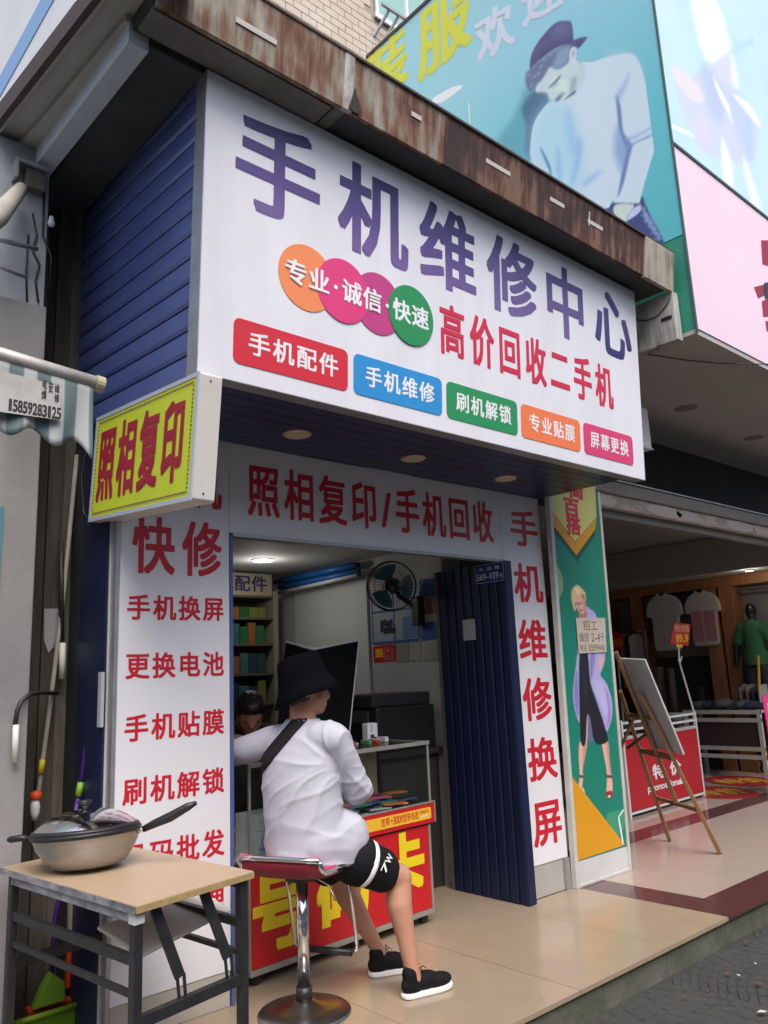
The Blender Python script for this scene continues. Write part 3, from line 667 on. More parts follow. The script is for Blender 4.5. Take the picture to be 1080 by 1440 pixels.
# cables on the upper pillar
for k, pts in enumerate(([(46,300),(52,330),(46,352),(56,372),(50,395),(54,425)], [(62,270),(60,330),(72,360),(70,400)], [(40,330),(37,380),(38,430)])):
    mb = MB(); mb.tube([onY(x_, y_, .16) for x_, y_ in pts], .005, 6)
    meshthing('cable', mb, M_blk, ('black cable looping down the blue grey upper pillar', 'black cable beside the lamp holder on the upper pillar', 'thin black cable at the outer edge of the upper pillar')[k], 'cable', smooth=True)
p = onY(72,314,.14); meshthing('lamp_bulb', MB().lathe([(.0,-.02),(.014,-.014),(.018,0),(.012,.02),(.010,.035),(0,.036)], p, 12), mat('milky_bulb', (.7,.7,.68), .3), 'small white bulb hanging under the eave', 'bulb', smooth=True)

# things leaning in the gap
M_pvc = mat('grey_white_pole', (.42,.40,.34), .6, col2=(.30,.27,.21), nscale=12)
mp_ = thing('mop', 'long pale mop pole with yellow band and orange collar leaning on planks', 'mop', onY(45,1150,.42))
MB().tube([onY(108,640,.46), onY(90,830,.45), onY(72,980,.43), onY(58,1085,.42), onY(50,1150,.42)], .011, 10).build('pole', M_pvc, mp_, smooth=True)
MB().tube([onY(60,1068,.41), onY(57,1087,.41)], .014, 10).build('yellow_band', flat('yellow_plastic', 205, 185, 40), mp_, smooth=True)
MB().lathe([(.012,0),(.026,-.01),(.026,-.035),(.016,-.04)], onY(51,1112,.41), 14).build('collar', flat('orange_plastic', 225, 85, 35), mp_, smooth=True)
MB().lathe([(.016,0),(.022,-.03),(.02,-.06),(.012,-.09),(0,-.09)], onY(50,1124,.41), 12).build('socket', mat('white_plastic', (.7,.7,.7), .4), mp_, smooth=True)
bm_ = thing('broom', 'purple handled broom with green and orange grip leaning beside the strip sign', 'broom', onY(100,1395,.28))
MB().tube([onY(128,1012,.25), onY(112,1110,.26)], .0125, 10).build('handle', flat('purple_plastic', 70, 35, 120, .35), bm_, smooth=True)
MB().tube([onY(112,1112,.26), onY(78,1290,.28), onY(72,1380,.28)], .0115, 10).build('lower_handle', flat('purple_plastic', 70, 35, 120, .35), bm_, smooth=True)
MB().tube([onY(133,966,.25), onY(128,1010,.25)], .0155, 10).build('green_grip', flat('green_plastic', 120, 170, 40, .35), bm_, smooth=True)
MB().tube([onY(134,951,.25), onY(133,966,.25)], [.009,.015], 10).build('orange_tip', flat('orange_plastic', 225, 85, 35), bm_, smooth=True)
MB().tube([onY(114,1100,.26), onY(110,1120,.26)], .016, 10).build('green_collar', flat('green_plastic', 120, 170, 40, .35), bm_, smooth=True)
a = onY(44,1418,.27); b = onY(90,1378,.27)
MB().prism(Frame((0,.27,0),(1,0,0),(0,0,1)), [(a.x,a.z),(b.x,a.z),(b.x-.005,b.z),(a.x+.07,b.z+.05),(a.x+.035,b.z)], -.02, .03).build('head', flat('lime_plastic', 98, 138, 26, .5), bm_, bevel=.006)
dp = thing('dustpan', 'lime green dustpan standing on the floor behind the folding table', 'dustpan', (-.75,.2,0))
a = onY(10,1440,.2); b = onY(124,1415,.2)
MB().obox((a.x,.16,.02), (b.x-a.x,0,0), (0,.10,0), (0,0,.012)).build('pan', flat('lime_plastic', 98, 138, 26, .5), dp, bevel=.003)
MB().obox((a.x,.262,.02), (b.x-a.x,0,0), (0,.012,0), (0,0,b.z-.02)).build('back', flat('lime_plastic', 98, 138, 26, .5), dp, bevel=.003)
MB().tube([(a.x,.255,b.z), (b.x,.255,b.z)], .012, 10).build('rim', flat('lime_plastic2', 126, 160, 36, .5), dp, smooth=True)
ob = thing('floor_brush', 'orange plastic floor brush standing upright in the gap', 'brush', (-.6,.33,0))
a = onY(36,1425,.34); b = onY(140,1388,.34)
MB().box((a.x,.31,.04), (b.x,.37,b.z)).build('head', flat('orange_plastic2', 205, 80, 30, .45), ob, bevel=.008)
a = onY(91,1390,.34); b = onY(103,1322,.34); MB().box((a.x,.325,a.z), (b.x,.35,b.z)).build('stem', flat('orange_plastic2', 205, 80, 30, .45), ob, bevel=.004)
MB().box((a.x+.002,.328,b.z+.001), (b.x-.002,.347,b.z+.4)).build('handle', M_pvc, ob)
hk = thing('awning_crank', 'curved dark crank rod with white sleeve grips at the wall pillar', 'crank', onY(22,1065,.12))
MB().tube([onY(80,975,.44), onY(60,974,.3), onY(42,976,.14), onY(30,986,.12), onY(24,1000,.12), onY(21,1022,.12)], .010, 10).build('rod', mat('dark_rod', (.05,.048,.045), .5, .5), hk, smooth=True)
MB().tube([onY(22.5,1019,.12), onY(21,1072,.12)], .0135, 12).build('grip', mat('ivory_sleeve', (.66,.65,.60), .45), hk, smooth=True)
mb = MB(); mb.tube([onY(86,760,.44), onY(87,905,.44)], .012, 8); o = meshthing('dark_rod', mb, MATS['dark_rod'], 'upright dark rod ending in a white sleeve on the planks', 'rod', smooth=True)
MB().tube([onY(88,904,.44), onY(87,955,.44)], .0155, 12).build('grip', MATS['ivory_sleeve'], o, smooth=True)

# ---------------- folding table
ta = thing('folding_table', 'folding table with worn beech top and black steel legs', 'table', (-.7,-.45,0))
T = .77; A = Vector((-.905,-.955,0)); eu = Vector((.498,.102,0)); ew = Vector((-.105,.995,0)); eun, ewn = eu.normalized(), ew.normalized()
M_beech = mat('beech_laminate', (.47,.345,.225), .38, col2=(.38,.275,.175), nscale=4, namt=.9, stretch=(1,4,1))
MB().obox(A+Vector((0,0,T-.022)), eu, ew, (0,0,.022)).build('top', M_beech, ta, bevel=.002)
M_edge = mat('worn_edge_band', (.36,.37,.40), .6, col2=(.06,.06,.065), nscale=9, namt=.5, stretch=(1,1,2.5))
M_edgy = mat('bare_chipboard_edge', (.42,.30,.13), .8, col2=(.28,.20,.09), nscale=40)
MB().obox(A+Vector((0,0,T-.024))-eun*.003, ew, -eun*.003, (0,0,.022)).build('edge_band', M_edge, ta)
MB().obox(A+Vector((0,0,T-.0235))-ewn*.001, eu, -ewn*.003, (0,0,.0195)).build('edge_band', M_edgy, ta)
MB().obox(A+Vector((0,0,T-.055))+eun*.004+ewn*.02, ew*.9, eun*.02, (0,0,.030)).build('side_rail', M_edge, ta)
MB().obox(A+Vector((0,0,T-.055))+eun*.47+ewn*.02, ew*.9, eun*.025, (0,0,.030)).build('side_rail', M_blkm, ta)
lg = [A+eun*.022+ewn*.03, A+eun*.475+ewn*.03, A+eun*.022+ewn*.93, A+eun*.475+ewn*.93]
for p in lg:
    MB().obox(p+Vector((0,0,.012))-eun*.017-ewn*.017, eun*.034, ewn*.034, (0,0,T-.024-.012-.0)).build('leg', M_blkm, ta, bevel=.004)
MB().obox(lg[0]+Vector((0,0,T-.06))-eun*.019-ewn*.019, eun*.038, ewn*.038, (0,0,.034)).build('corner_cap', mat('chipped_white_cap', (.55,.55,.55), .5), ta)
for a, b in ((0,1), (2,3)): MB().bar(lg[a]+Vector((0,0,.42)), lg[b]+Vector((0,0,.42)), .028, .035).build('cross_bar', M_blkm, ta)
for a, b in ((0,2), (1,3)): MB().bar(lg[a]+Vector((0,0,.60)), lg[b]+Vector((0,0,.60)), .022, .03).build('long_bar', M_blkm, ta)
for a, b in ((0,2), (1,3)): MB().bar(lg[a]+Vector((0,0,.50)), lg[b]+Vector((0,0,.50)), .018, .018).build('long_bar', M_blkm, ta)
for f in (.17, .63):
    p = lg[0]+(lg[1]-lg[0])*f
    MB().bar(p+ewn*.02+eun*.0+Vector((0,0,T-.024)), p+eun*.095-ewn*.004+Vector((0,0,.505)), .034, .014, upv=ewn).build('folding_brace', M_blkm, ta)
    q = p+eun*.10
    mb = MB(); mb.bar(q-eun*.014+Vector((0,0,.51)), q-eun*.004+Vector((0,0,.435)), .008, .008); mb.bar(q+eun*.014+Vector((0,0,.51)), q+eun*.022+Vector((0,0,.435)), .008, .008); mb.build('brace_fork', M_blkm, ta)
# white board stowed under the top
fbq = [onZ(136,1306,.60), onZ(200,1347,.60), onZ(325,1282,.60), onZ(283,1258,.60)]
mb = MB(); c4 = [(-.80,-.42,.57),(-.72,-.80,.52),(-.36,-.58,.60),(-.38,-.30,.66)]
c4 = [onY(136,1308,-.45), onY(200,1348,-.78), onY(325,1283,-.62), onY(284,1258,-.35)]
nn = (c4[1]-c4[0]).cross(c4[3]-c4[0]).normalized()*.014
mb.add([p for p in c4]+[p+nn for p in c4], [(0,3,2,1),(4,5,6,7),(0,1,5,4),(1,2,6,5),(2,3,7,6),(3,0,4,7)])
meshthing('stowed_board', mb, mat('cream_board', (.60,.58,.52), .5, col2=(.52,.50,.45), nscale=6), 'cream white board stowed on the bars under the folding table', 'board', bevel=.005)

# wok with lid
wc = Vector((-.785,-.275,T+.004)); wk = thing('wok', 'steel wok with mirror lid and black handles on the folding table', 'wok', wc)
ax = (Vector((0,0,1)) - rt*.11).normalized()
M_steel = mat('brushed_steel', (.46,.46,.47), .34, 1, col2=(.40,.40,.41), nscale=10, stretch=(1,1,8))
MB().lathe([(0,.004),(.115,.004),(.135,.012),(.165,.045),(.188,.085),(.198,.118),(.203,.12),(.194,.118),(.182,.083),(.158,.045),(.12,.014),(0,.01)], wc, 56, axis=ax).build('bowl', M_steel, wk, smooth=True)
MB().lathe([(.200,.119),(.207,.124),(.207,.134),(.199,.14),(.196,.128)], wc, 56, axis=ax).build('rim', M_blk, wk, smooth=True)
ld = MB().lathe([(.199,.139),(.192,.150),(.160,.176),(.115,.199),(.065,.211),(.03,.214),(0,.214)], wc, 56, axis=ax).build('lid', mat('mirror_steel', (.80,.80,.80), .10, 1), wk, smooth=True)
MB().lathe([(.198,.134),(.203,.140),(.198,.148),(.18,.157)], wc, 56, axis=ax).build('gasket', M_blk, ld, smooth=True)
MB().lathe([(.012,.212),(.011,.224),(.018,.230),(.028,.237),(.029,.244),(.02,.249),(0,.25)], wc, 24, axis=ax).build('knob', M_blk, ld, smooth=True)
ch_ = (onY(205,1146,-.45)-wc); hd = Vector((rt.x, rt.y, 0)).normalized()
p0 = wc+ax*.118+hd*.196; p1 = onY(276,1129,(wc+hd*.42).y)
MB().tube([p0, p0+(p1-p0)*.12], .007, 8).build('handle_shank', M_chrome, wk, smooth=True)
MB().tube([p0+(p1-p0)*.10, p0+(p1-p0)*.3, p0+(p1-p0)*.55+Vector((0,0,-.004)), p0+(p1-p0)*.85+Vector((0,0,.001)), p1], [.012,.016,.019,.016,.008], 12).build('long_handle', M_blk, wk, smooth=True)
q0 = wc+ax*.113-hd*.196; 
MB().tube([q0, q0-hd*.035], .008, 8).build('handle_shank', M_chrome, wk, smooth=True)
MB().tube([q0-hd*.03, q0-hd*.06+Vector((0,0,.004)), q0-hd*.10, q0-hd*.112], [.010,.013,.013,.007], 12).build('side_handle', M_blk, wk, smooth=True)

# ================================================================== COUNTER AND SHOP INTERIOR
FK = Frame((.165,.085,0), (1,.0627,0), (0,0,1)); KU, KN, KL_, KD = FK.u, -FK.n, 1.345, .46
ct = thing('display_counter', 'red fronted glass display counter with yellow lettering at the entrance', 'counter', (.83,.3,0))
M_redb = mat('red_banner', srgb(198,26,32), .45, col2=srgb(184,22,30), nscale=3)
M_yel = mat('yellow_print', srgb(232,206,30), .45)
M_yelb = mat('amber_print', srgb(236,184,44), .45)
M_frame = mat('counter_aluminium', (.50,.48,.44), .4, .6, col2=(.42,.40,.36), nscale=9)
def kbox(name, u0, u1, d0, d1, z0, z1, m, **k):
    return MB().obox(FK.pt(u0, z0, -d0), FK.u*(u1-u0), -FK.n*(d1-d0), (0,0,z1-z0)).build(name, m, ct, **k)
kbox('base_box', .0, KL_-.02, .012, KD, .085, .555, mat('counter_board', (.30,.24,.17), .6))
kbox('base_rail', .0, KL_-.005, .002, KD, .055, .084, M_frame)
kbox('red_panel', .012, KL_-.03, .004, .0115, .0865, .553, M_redb)
kbox('end_post', KL_-.028, KL_-.01, .0, .02, .085, .555, M_frame)
kbox('shelf_board', .22, KL_+.005, .03, KD, .640, .655, mat('pale_shelf', (.50,.48,.44), .5))
kbox('band_panel', .24, KL_+.018, -.012, -.004, .566, .678, M_redb)
FK2 = Frame(FK.o+FK.n*.012, FK.u, (0,0,1))
bandy = MB().prism(FK2, rrect(.30, .590, KL_-.012, .656, .012), .0, .0015).build('band_stripe', M_yelb, ct)
text(FK2, ct, '+300M宽带电视', .98, 1.22, .600, .646, M_red, bold=.02, fill=.9, n0=.003)
text(FK2, ct, '宽带', .90, .975, .600, .646, M_red, bold=.02, fill=.9, n0=.003)
text(FK2, ct, '宽带提速再优惠', 1.228, 1.31, .625, .645, M_red, bold=.02, fill=.9, n0=.003)
text(FK2, ct, '咨询办理', 1.238, 1.30, .603, .62, M_wprint, bold=.02, fill=.9, n0=.003)
FK3 = Frame(FK.o+FK.n*(-.004), FK.u, (0,0,1))
for ch, a, b, v0, v1 in (('号', .02, .36, .14, .50), ('码', .44, .80, .15, .515), ('卡', .93, 1.26, .155, .525)):
    text(FK3, ct, ch, a, b, v0, v1, M_yel, bold=.045, fill=1, n0=.0035)
kbox('band_frame', .24, KL_+.02, -.014, -.003, .679, .688, M_frame)
kbox('band_frame', KL_+.019, KL_+.03, -.014, .0, .566, .688, M_frame)
GT = 1.035
M_glass = bpy.data.materials.new('clear_glass'); M_glass.use_nodes = True
gt = M_glass.node_tree; gt.nodes.remove(gt.nodes['Principled BSDF']); go = gt.nodes['Material Output']
g1 = gt.nodes.new('ShaderNodeBsdfTransparent'); g1.inputs[0].default_value = (.86,.90,.88,1); g2 = gt.nodes.new('ShaderNodeBsdfGlossy'); g2.inputs['Roughness'].default_value = .03
lw_ = gt.nodes.new('ShaderNodeLayerWeight'); lw_.inputs[0].default_value = .5; pw = gt.nodes.new('ShaderNodeMath'); pw.operation = 'POWER'; pw.inputs[1].default_value = 4.0
gf = gt.nodes.new('ShaderNodeMath'); gf.operation = 'MULTIPLY_ADD'; gf.inputs[1].default_value = .6; gf.inputs[2].default_value = .03
gt.links.new(lw_.outputs['Facing'], pw.inputs[0]); gt.links.new(pw.outputs[0], gf.inputs[0]); gm = gt.nodes.new('ShaderNodeMixShader')
gt.links.new(gf.outputs[0], gm.inputs[0]); gt.links.new(g1.outputs[0], gm.inputs[1]); gt.links.new(g2.outputs[0], gm.inputs[2]); gt.links.new(gm.outputs[0], go.inputs[0])
kbox('front_glass', .0, KL_, .006, .010, .575, GT-.002, M_glass)
kbox('low_shelf', -.01, .219, .03, KD, .557, .572, MATS['pale_shelf'])
kbox('side_glass', KL_-.006, KL_-.002, .012, KD-.01, .575, GT-.002, M_glass)
kbox('top_glass', -.01, KL_+.005, -.004, KD, GT, GT+.006, M_glass)
kbox('front_rail', -.012, KL_+.008, -.010, .006, GT-.012, GT+.010, M_frame)
kbox('side_rail', KL_-.002, KL_+.008, .007, KD, GT-.012, GT+.008, M_frame)
kbox('corner_post', KL_-.008, KL_+.006, -.004, .005, .575, GT-.013, M_frame)
kbox('corner_post', -.008, .006, -.004, .005, .575, GT-.013, M_frame)
kbox('middle_post', .74, .765, KD-.02, KD, .575, GT-.001, M_frame)
kbox('back_panel', .77, KL_-.01, KD-.012, KD-.002, .575, GT-.02, mat('brown_back_board', (.30,.23,.16), .5, col2=(.22,.165,.115), nscale=8, stretch=(1,1,8)))
for u, d in ((.06,.05), (KL_-.06,.05), (.06,KD-.05), (KL_-.06,KD-.05)):
    c = FK.pt(u, .028, -d); cs = MB().lathe([(.0,-.012),(.027,-.012),(.027,.012),(0,.012)], c, 18, axis=FK.n).build('caster', M_blk, ct)
    MB().box((c.x-.014, c.y-.016, .03), (c.x+.014, c.y+.016, .056)).build('fork', M_blkm, cs)
# phone cases in the counter
cols = [('green',(70,120,70)), ('teal',(60,120,125)), ('pink',(190,90,120)), ('blue',(60,80,130)), ('orange',(200,110,55)), ('white',(190,190,190)), ('black',(28,28,32)), ('red',(160,45,50))]
for i in range(84):
    u = random.uniform(.06, KL_-.16); d = random.uniform(.05, KD-.16); nm, c = random.choice(cols); a = random.uniform(-.5, .5) + FK.u.y
    if u < .26: continue
    z = .672 + .009*(i % 5) + .05*(d/KD); L_, W_ = random.uniform(.12,.165), random.uniform(.07,.085)
    ca, sa = cos(a), sin(a); o = FK.pt(u, z, -d)
    mb = MB(); mb.obox(o, Vector((ca,sa,0))*L_, Vector((-sa,ca,0))*W_, (0,0,.008))
    meshthing('phone_case', mb, flat('case_'+nm, *c, .35), nm+' phone case lying in the glass counter', 'phone case', 'phone cases in the glass counter', bevel=.002)
kbox('riser', .24, KL_-.03, .05, KD-.02, .656, .671, mat('riser_board', (.40,.40,.38), .6))
# white carton boxes with a round blue emblem
for k, (z0, z1) in enumerate(((.574, .705), (.706, .79))):
    bx = thing('carton', ('white carton with blue round emblem inside the counter end', 'plain white carton on top of the emblem carton')[k], 'carton', FK.pt(.11, z0, -.08))
    MB().obox(FK.pt(.03, z0, -.03), FK.u*.165, -FK.n*.14, (0,0,z1-z0)).build('box', mat('white_card', (.66,.67,.70), .6), bx, bevel=.002)
    Fb = Frame(FK.pt(.03, z0, -.0295), FK.u, (0,0,1)); M_em = flat('emblem_blue', 70, 130, 190)
    if k == 0:
        mb = MB()
        for r0, r1 in ((.019,.023), (.010,.014)):
            for j in range(24):
                a0, a1 = 2*pi*j/24, 2*pi*(j+1)/24
                if 5 <= j <= 6 or 17 <= j <= 18: continue
                mb.prism(Fb, [(.085+r*cos(a), .083+r*sin(a)) for r, a in ((r0,a0),(r1,a0),(r1,a1),(r0,a1))], .0, .001)
        mb.build('emblem', M_em, bx)
        text(Fb, bx, '中国移动', .045, .125, .036, .053, M_em, bold=.01, fill=.9, n0=.003)
        MB().prism(Fb, [(.05,.025),(.12,.025),(.12,.028),(.05,.028)], 0, .001).build('print_line', M_em, bx)
    else: MB().prism(Fb, [(.05,.04),(.12,.04),(.12,.042),(.05,.042)], 0, .001).build('print_line', M_em, bx)

# boxes and clutter on the desk and behind the counter
bc = [('white',(196,196,198)), ('blue',(60,104,170)), ('red',(170,50,52)), ('cream',(186,172,140)), ('black',(34,34,38)), ('green',(70,128,84))]
for i in range(26):
    nm, c = bc[(i*7+i//4) % 6]; wd, dp_, h_ = random.uniform(.06,.14), random.uniform(.05,.12), random.uniform(.04,.11)
    if i < 16: o = Vector((random.uniform(1.62,2.0), 1.24+.058*i, .9405)); lb = nm+' small box standing on the dark desk'
    else: o = FK.pt(.95+.035*(i-16), GT+.0065, -random.uniform(.22,.34)); wd, dp_, h_ = .03, .07, random.uniform(.012,.03); lb = nm+' small packet lying on the counter glass'
    meshthing('small_box', MB().obox(o, FK.u*wd, -FK.n*dp_, (0,0,h_)), flat('box_'+nm, *c, .5), lb, 'box', 'small boxes in the phone shop', bevel=.002)
# ceiling light
c = onZ(370,788,2.403); cl = thing('ceiling_light', 'round lit ceiling light inside the phone shop', 'ceiling light', c)
MB().lathe([(.085,-.004),(.095,.004),(.095,.006)], c, 24).build('rim', mat('white_rim', (.7,.7,.7), .4), cl)
MB().lathe([(.0,-.006),(.075,-.006),(.08,-.004)], c, 24).build('diffuser', mat('lit_diffuser', (1,.96,.9), .4, emit=12), cl)
ll = bpy.data.lights.new('ceiling_lamp_light', 'POINT'); ll.energy = 1.7; ll.shadow_soft_size = .08; ll.color = (1,.96,.9)
lo = bpy.data.objects.new('ceiling_lamp_light', ll); COL.objects.link(lo); lo.location = c+Vector((0,0,-.12)); attach(lo, cl)
# shelf with accessories on the back wall
M_shelf = mat('shelf_wood', (.14,.115,.08), .6, col2=(.10,.08,.055), nscale=8)
SY = 2.45; sh = thing('wall_shelf', 'wooden wall shelf full of phone accessories at the back of the shop', 'shelf', (1.6,SY+.15,.5))
a = onY(322,845,SY); b = onY(384,845,SY)
for yy in (837, 868, 905, 947, 990):
    z = onY(350,yy,SY).z; MB().box((a.x-.6, SY, z-.02), (b.x, SY+.28, z)).build('board', M_shelf, sh)
MB().box((b.x+.001, SY-.002, .3), (b.x+.05, SY+.282, a.z+.1)).build('upright', mat('pale_upright', (.34,.30,.22), .6), sh)
MB().box((a.x-.6, SY+.283, .3), (b.x+.05, SY+.292, a.z+.1)).build('back', M_shelf, sh)
FSh = Frame((0,SY-.006,0), (1,0,0), (0,0,1)); (u0, v0), (u1, v1) = FSh.uv(300,835), FSh.uv(382,808)
ssg = thing('shelf_sign', 'cream strip sign with blue lettering above the accessory shelf', 'sign', (1.6,SY,v0))
MB().prism(FSh, [(u0-.1,v0),(u1,v0),(u1,v1),(u0-.1,v1)], -.02, 0).build('board', mat('cream_print', (.42,.37,.25), .6), ssg)
text(FSh, ssg, '手机配件', FSh.uv(278,820)[0], FSh.uv(376,820)[0], v0+.03, v1-.025, flat('navy_print', 30, 32, 96), bold=.02, fill=.9, n0=.0035)
pc = [(40,110,60),(30,80,70),(120,130,60),(40,60,90),(150,100,50),(60,110,110)]
pn = ['green','dark teal','olive','navy','amber','turquoise']
for r, yy in enumerate((868, 905, 947, 990)):
    z = onY(350,yy,SY).z; x = a.x-.06
    while x < b.x-.08:
        wd = random.uniform(.07,.10); hh = random.uniform(.14,.19) if r else .09; k = random.randrange(6)
        mb = MB(); mb.box((x, SY+.03, z), (x+wd, SY+.07, z+hh)); mb.box((x+.01, SY+.028, z+.03), (x+wd-.01, SY+.0295, z+hh-.02))
        meshthing('accessory_pack', mb, flat('pack_%d'%k, *pc[k], .25), pn[k]+' accessory pack hanging on the back shelf', 'accessory pack', 'accessory packs on the back shelf'); x += wd+.008
# white partition on the right wall and lamp tubes
WX = 2.189; FR = Frame((WX,0,0), (0,-1,0), (0,0,1))
a = onX(414,800,2.17); b = onX(520,940,2.17)
meshthing('wall_board', MB().box((2.165, b.y, .9), (2.188, a.y, 2.33)), mat('pale_board', (.62,.62,.60), .6), 'pale grey board on the right wall under the blue lamp tubes', 'wall board', bevel=.003)
for k, (p, q, r_, m, lb) in enumerate((((390,818),(500,795),.030,flat('blue_tube',40,110,190,.35),'upper blue lamp tube housing on the right wall'), ((394,826),(502,804),.024,flat('blue_tube',40,110,190,.35),'lower blue lamp tube housing on the right wall'), ((395,833),(502,809),.016,mat('white_tube',(.75,.76,.75),.35),'white unlit lamp tube below the blue housings'))):
    P, Q = onX(*p, 2.08-.02*k), onX(*q, 2.08-.02*k)
    t = thing('lamp_tube', lb, 'lamp tube', P); MB().tube([P, Q], r_, 14).build('tube', m, t, smooth=True)
    d = (Q-P).normalized()
    for e_, s_ in ((P, -1), (Q, 1)): MB().tube([e_, e_+d*s_*.03], r_*.8, 10).build('end_cap', M_blk, t)
    MB().bar((P+Q)/2+Vector((r_*.5,0,0)), (P+Q)/2+Vector((.115+.02*k,0,0)), .03, .02).build('clip', M_alu, t)
# wall posters
def poster(pts, m, label, name='poster', n0=.004, extra=None):
    o = thing(name, label, 'poster', FR.pt(*FR.uv(*pts[0])))
    MB().prism(FR, pxpoly(FR, pts), n0-.003, n0).build('sheet', m, o)
    if extra: extra(o)
    return o
M_pp = mat('pale_poster', (.40,.46,.50), .5, col2=(.30,.36,.42), nscale=9)
M_pb = flat('poster_blue', 40, 95, 160)
def ex1(o):
    mb = MB()
    for a, b in (((523,840),(526,905)), ((553,835),(556,903)), ((588,838),(590,898)), ):
        u0, v1 = FR.uv(*a); u1, v0 = FR.uv(*b); mb.fbox(FR, u0-.006, v0, u0+.006, v1, .005, .007)
    mb.build('blue_rule', M_pb, o)
    mb = MB()
    for a, b in (((524,862),(590,856)), ((526,905),(590,897))):
        u0, v0 = FR.uv(*a); u1, v1 = FR.uv(*b); mb.fbox(FR, u0, v0-.008, u1, v0+.008, .0075, .009)
    mb.build('blue_rule', M_pb, o)
    mb = MB()
    for k in range(9): u, v = FR.uv(538+4.2*(k % 5), 886-9*(k//5)+random.uniform(-2,2)); mb.prism(FR, circle(u, v, .022, 8, .03), .006, .0075)
    mb.build('printed_figures', flat('poster_dark', 40, 36, 40), o)
poster([(521,835),(592,828),(592,897),(525,906)], M_pp, 'pale blue notice poster with ruled frames under the wall fan', extra=ex1)
poster([(567,868),(590,864),(590,894),(568,898)], flat('poster_mid', 90, 135, 180), 'small blue sheet pinned over the notice poster', n0=.011)
def ex2(o):
    u0, v0 = FR.uv(529,925); u1, v1 = FR.uv(539,912); MB().prism(FR, [(u0,v0),(u1,v0),(u1,v1),(u0,v1)], .005, .006).build('emblem', M_yelb, o)
    u0, v0 = FR.uv(540,929); u1, v1 = FR.uv(555,909); text(FR, o, '24小', u0, u1, v0+(v1-v0)*.5, v1, flat('pink_print',220,150,150), bold=.02, n0=.005); text(FR, o, '监控区', u0, u1, v0, v0+(v1-v0)*.4, flat('pink_print',220,150,150), bold=.02, n0=.005)
poster([(525,909),(557,906),(557,929),(526,932)], M_redb, 'red notice with small yellow emblem on the right wall', 'notice', extra=ex2)
for k, (pts, c, lb) in enumerate((([(559,906),(575,904),(575,930),(559,932)],(150,145,130),'cream leaflet beside the red notice'), ([(578,904),(592,902),(592,928),(578,930)],(170,168,158),'white leaflet by the shop door edge'), ([(590,815),(615,812),(615,838),(590,841)],(60,95,150),'blue leaflet above the fan bracket'), ([(598,842),(617,840),(617,862),(598,864)],(130,90,80),'brown leaflet right of the fan'), ([(594,876),(616,873),(616,898),(594,901)],(45,85,150),'blue leaflet low beside the door'), ([(598,905),(616,903),(616,928),(598,930)],(165,160,150),'pale form with dark box printed on it'))):
    poster(pts, flat('leaflet_%d'%k, *c, .6), lb, 'leaflet', n0=.005)
# wall fan
fc = onX(551,824,1.95); fan = thing('wall_fan', 'black wall fan with blue blades mounted inside the shop', 'fan', (2.15,fc.y,fc.z-.3))
fa = Vector((-.78,-.62,-.12)).normalized()
def ring(c, r, t, m, nm):
    e1 = fa.orthogonal().normalized(); e2 = fa.cross(e1); MB().tube([c+(e1*cos(2*pi*j/40)+e2*sin(2*pi*j/40))*r for j in range(41)], t, 6, cap=False).build(nm, m, fan, smooth=True)
ring(fc+fa*.03, .185, .006, M_blk, 'cage_ring'); ring(fc+fa*.075, .12, .0025, M_blk, 'cage_ring'); ring(fc+fa*.088, .05, .003, M_blk, 'cage_ring'); ring(fc-fa*.03, .182, .004, M_blk, 'cage_ring')
e1 = fa.orthogonal().normalized(); e2 = fa.cross(e1)
mb = MB()
for j in range(40):
    d = e1*cos(2*pi*j/40)+e2*sin(2*pi*j/40); mb.tube([fc+fa*.088+d*.05, fc+fa*.075+d*.12, fc+fa*.03+d*.185, fc-fa*.03+d*.182, fc-fa*.06+d*.06], .0013, 4)
tag(mb.build('cage_wire', M_blk, fan), kind='stuff')
M_blade = mat('blue_blade', (.05,.16,.22), .3)
for k in range(3):
    t0 = 2*pi*k/3+.5; vs, fs = [], []
    for i in range(7):
        r = .04+.125*i/6; wd = .25+.42*sin(pi*min(1,i/5.2)*.62)
        for j in range(5):
            a_ = t0+wd*(j/4-.5)*2; vs.append(fc+(e1*cos(a_)+e2*sin(a_))*r + fa*(.02*(j/4-.5)*2+.01))
    for i in range(6):
        for j in range(4): q = i*5+j; fs.append((q, q+1, q+6, q+5))
    MB().add(vs, fs).build('blade', M_blade, fan, smooth=True)
MB().lathe([(0,.09),(.04,.088),(.045,.06),(.045,.02),(.06,-.02),(.055,-.12),(.03,-.14),(0,-.14)], fc, 20, axis=fa).build('motor_hub', M_blk, fan, smooth=True)
MB().tube([fc-fa*.10, fc-fa*.12+Vector((.05,0,-.08)), (2.14, fc.y-.05, fc.z-.16)], .02, 10).build('neck', M_blk, fan, smooth=True)
MB().box((2.12, fc.y-.10, fc.z-.30), (2.188, fc.y-.02, fc.z-.08)).build('wall_mount', M_blk, fan, bevel=.01)
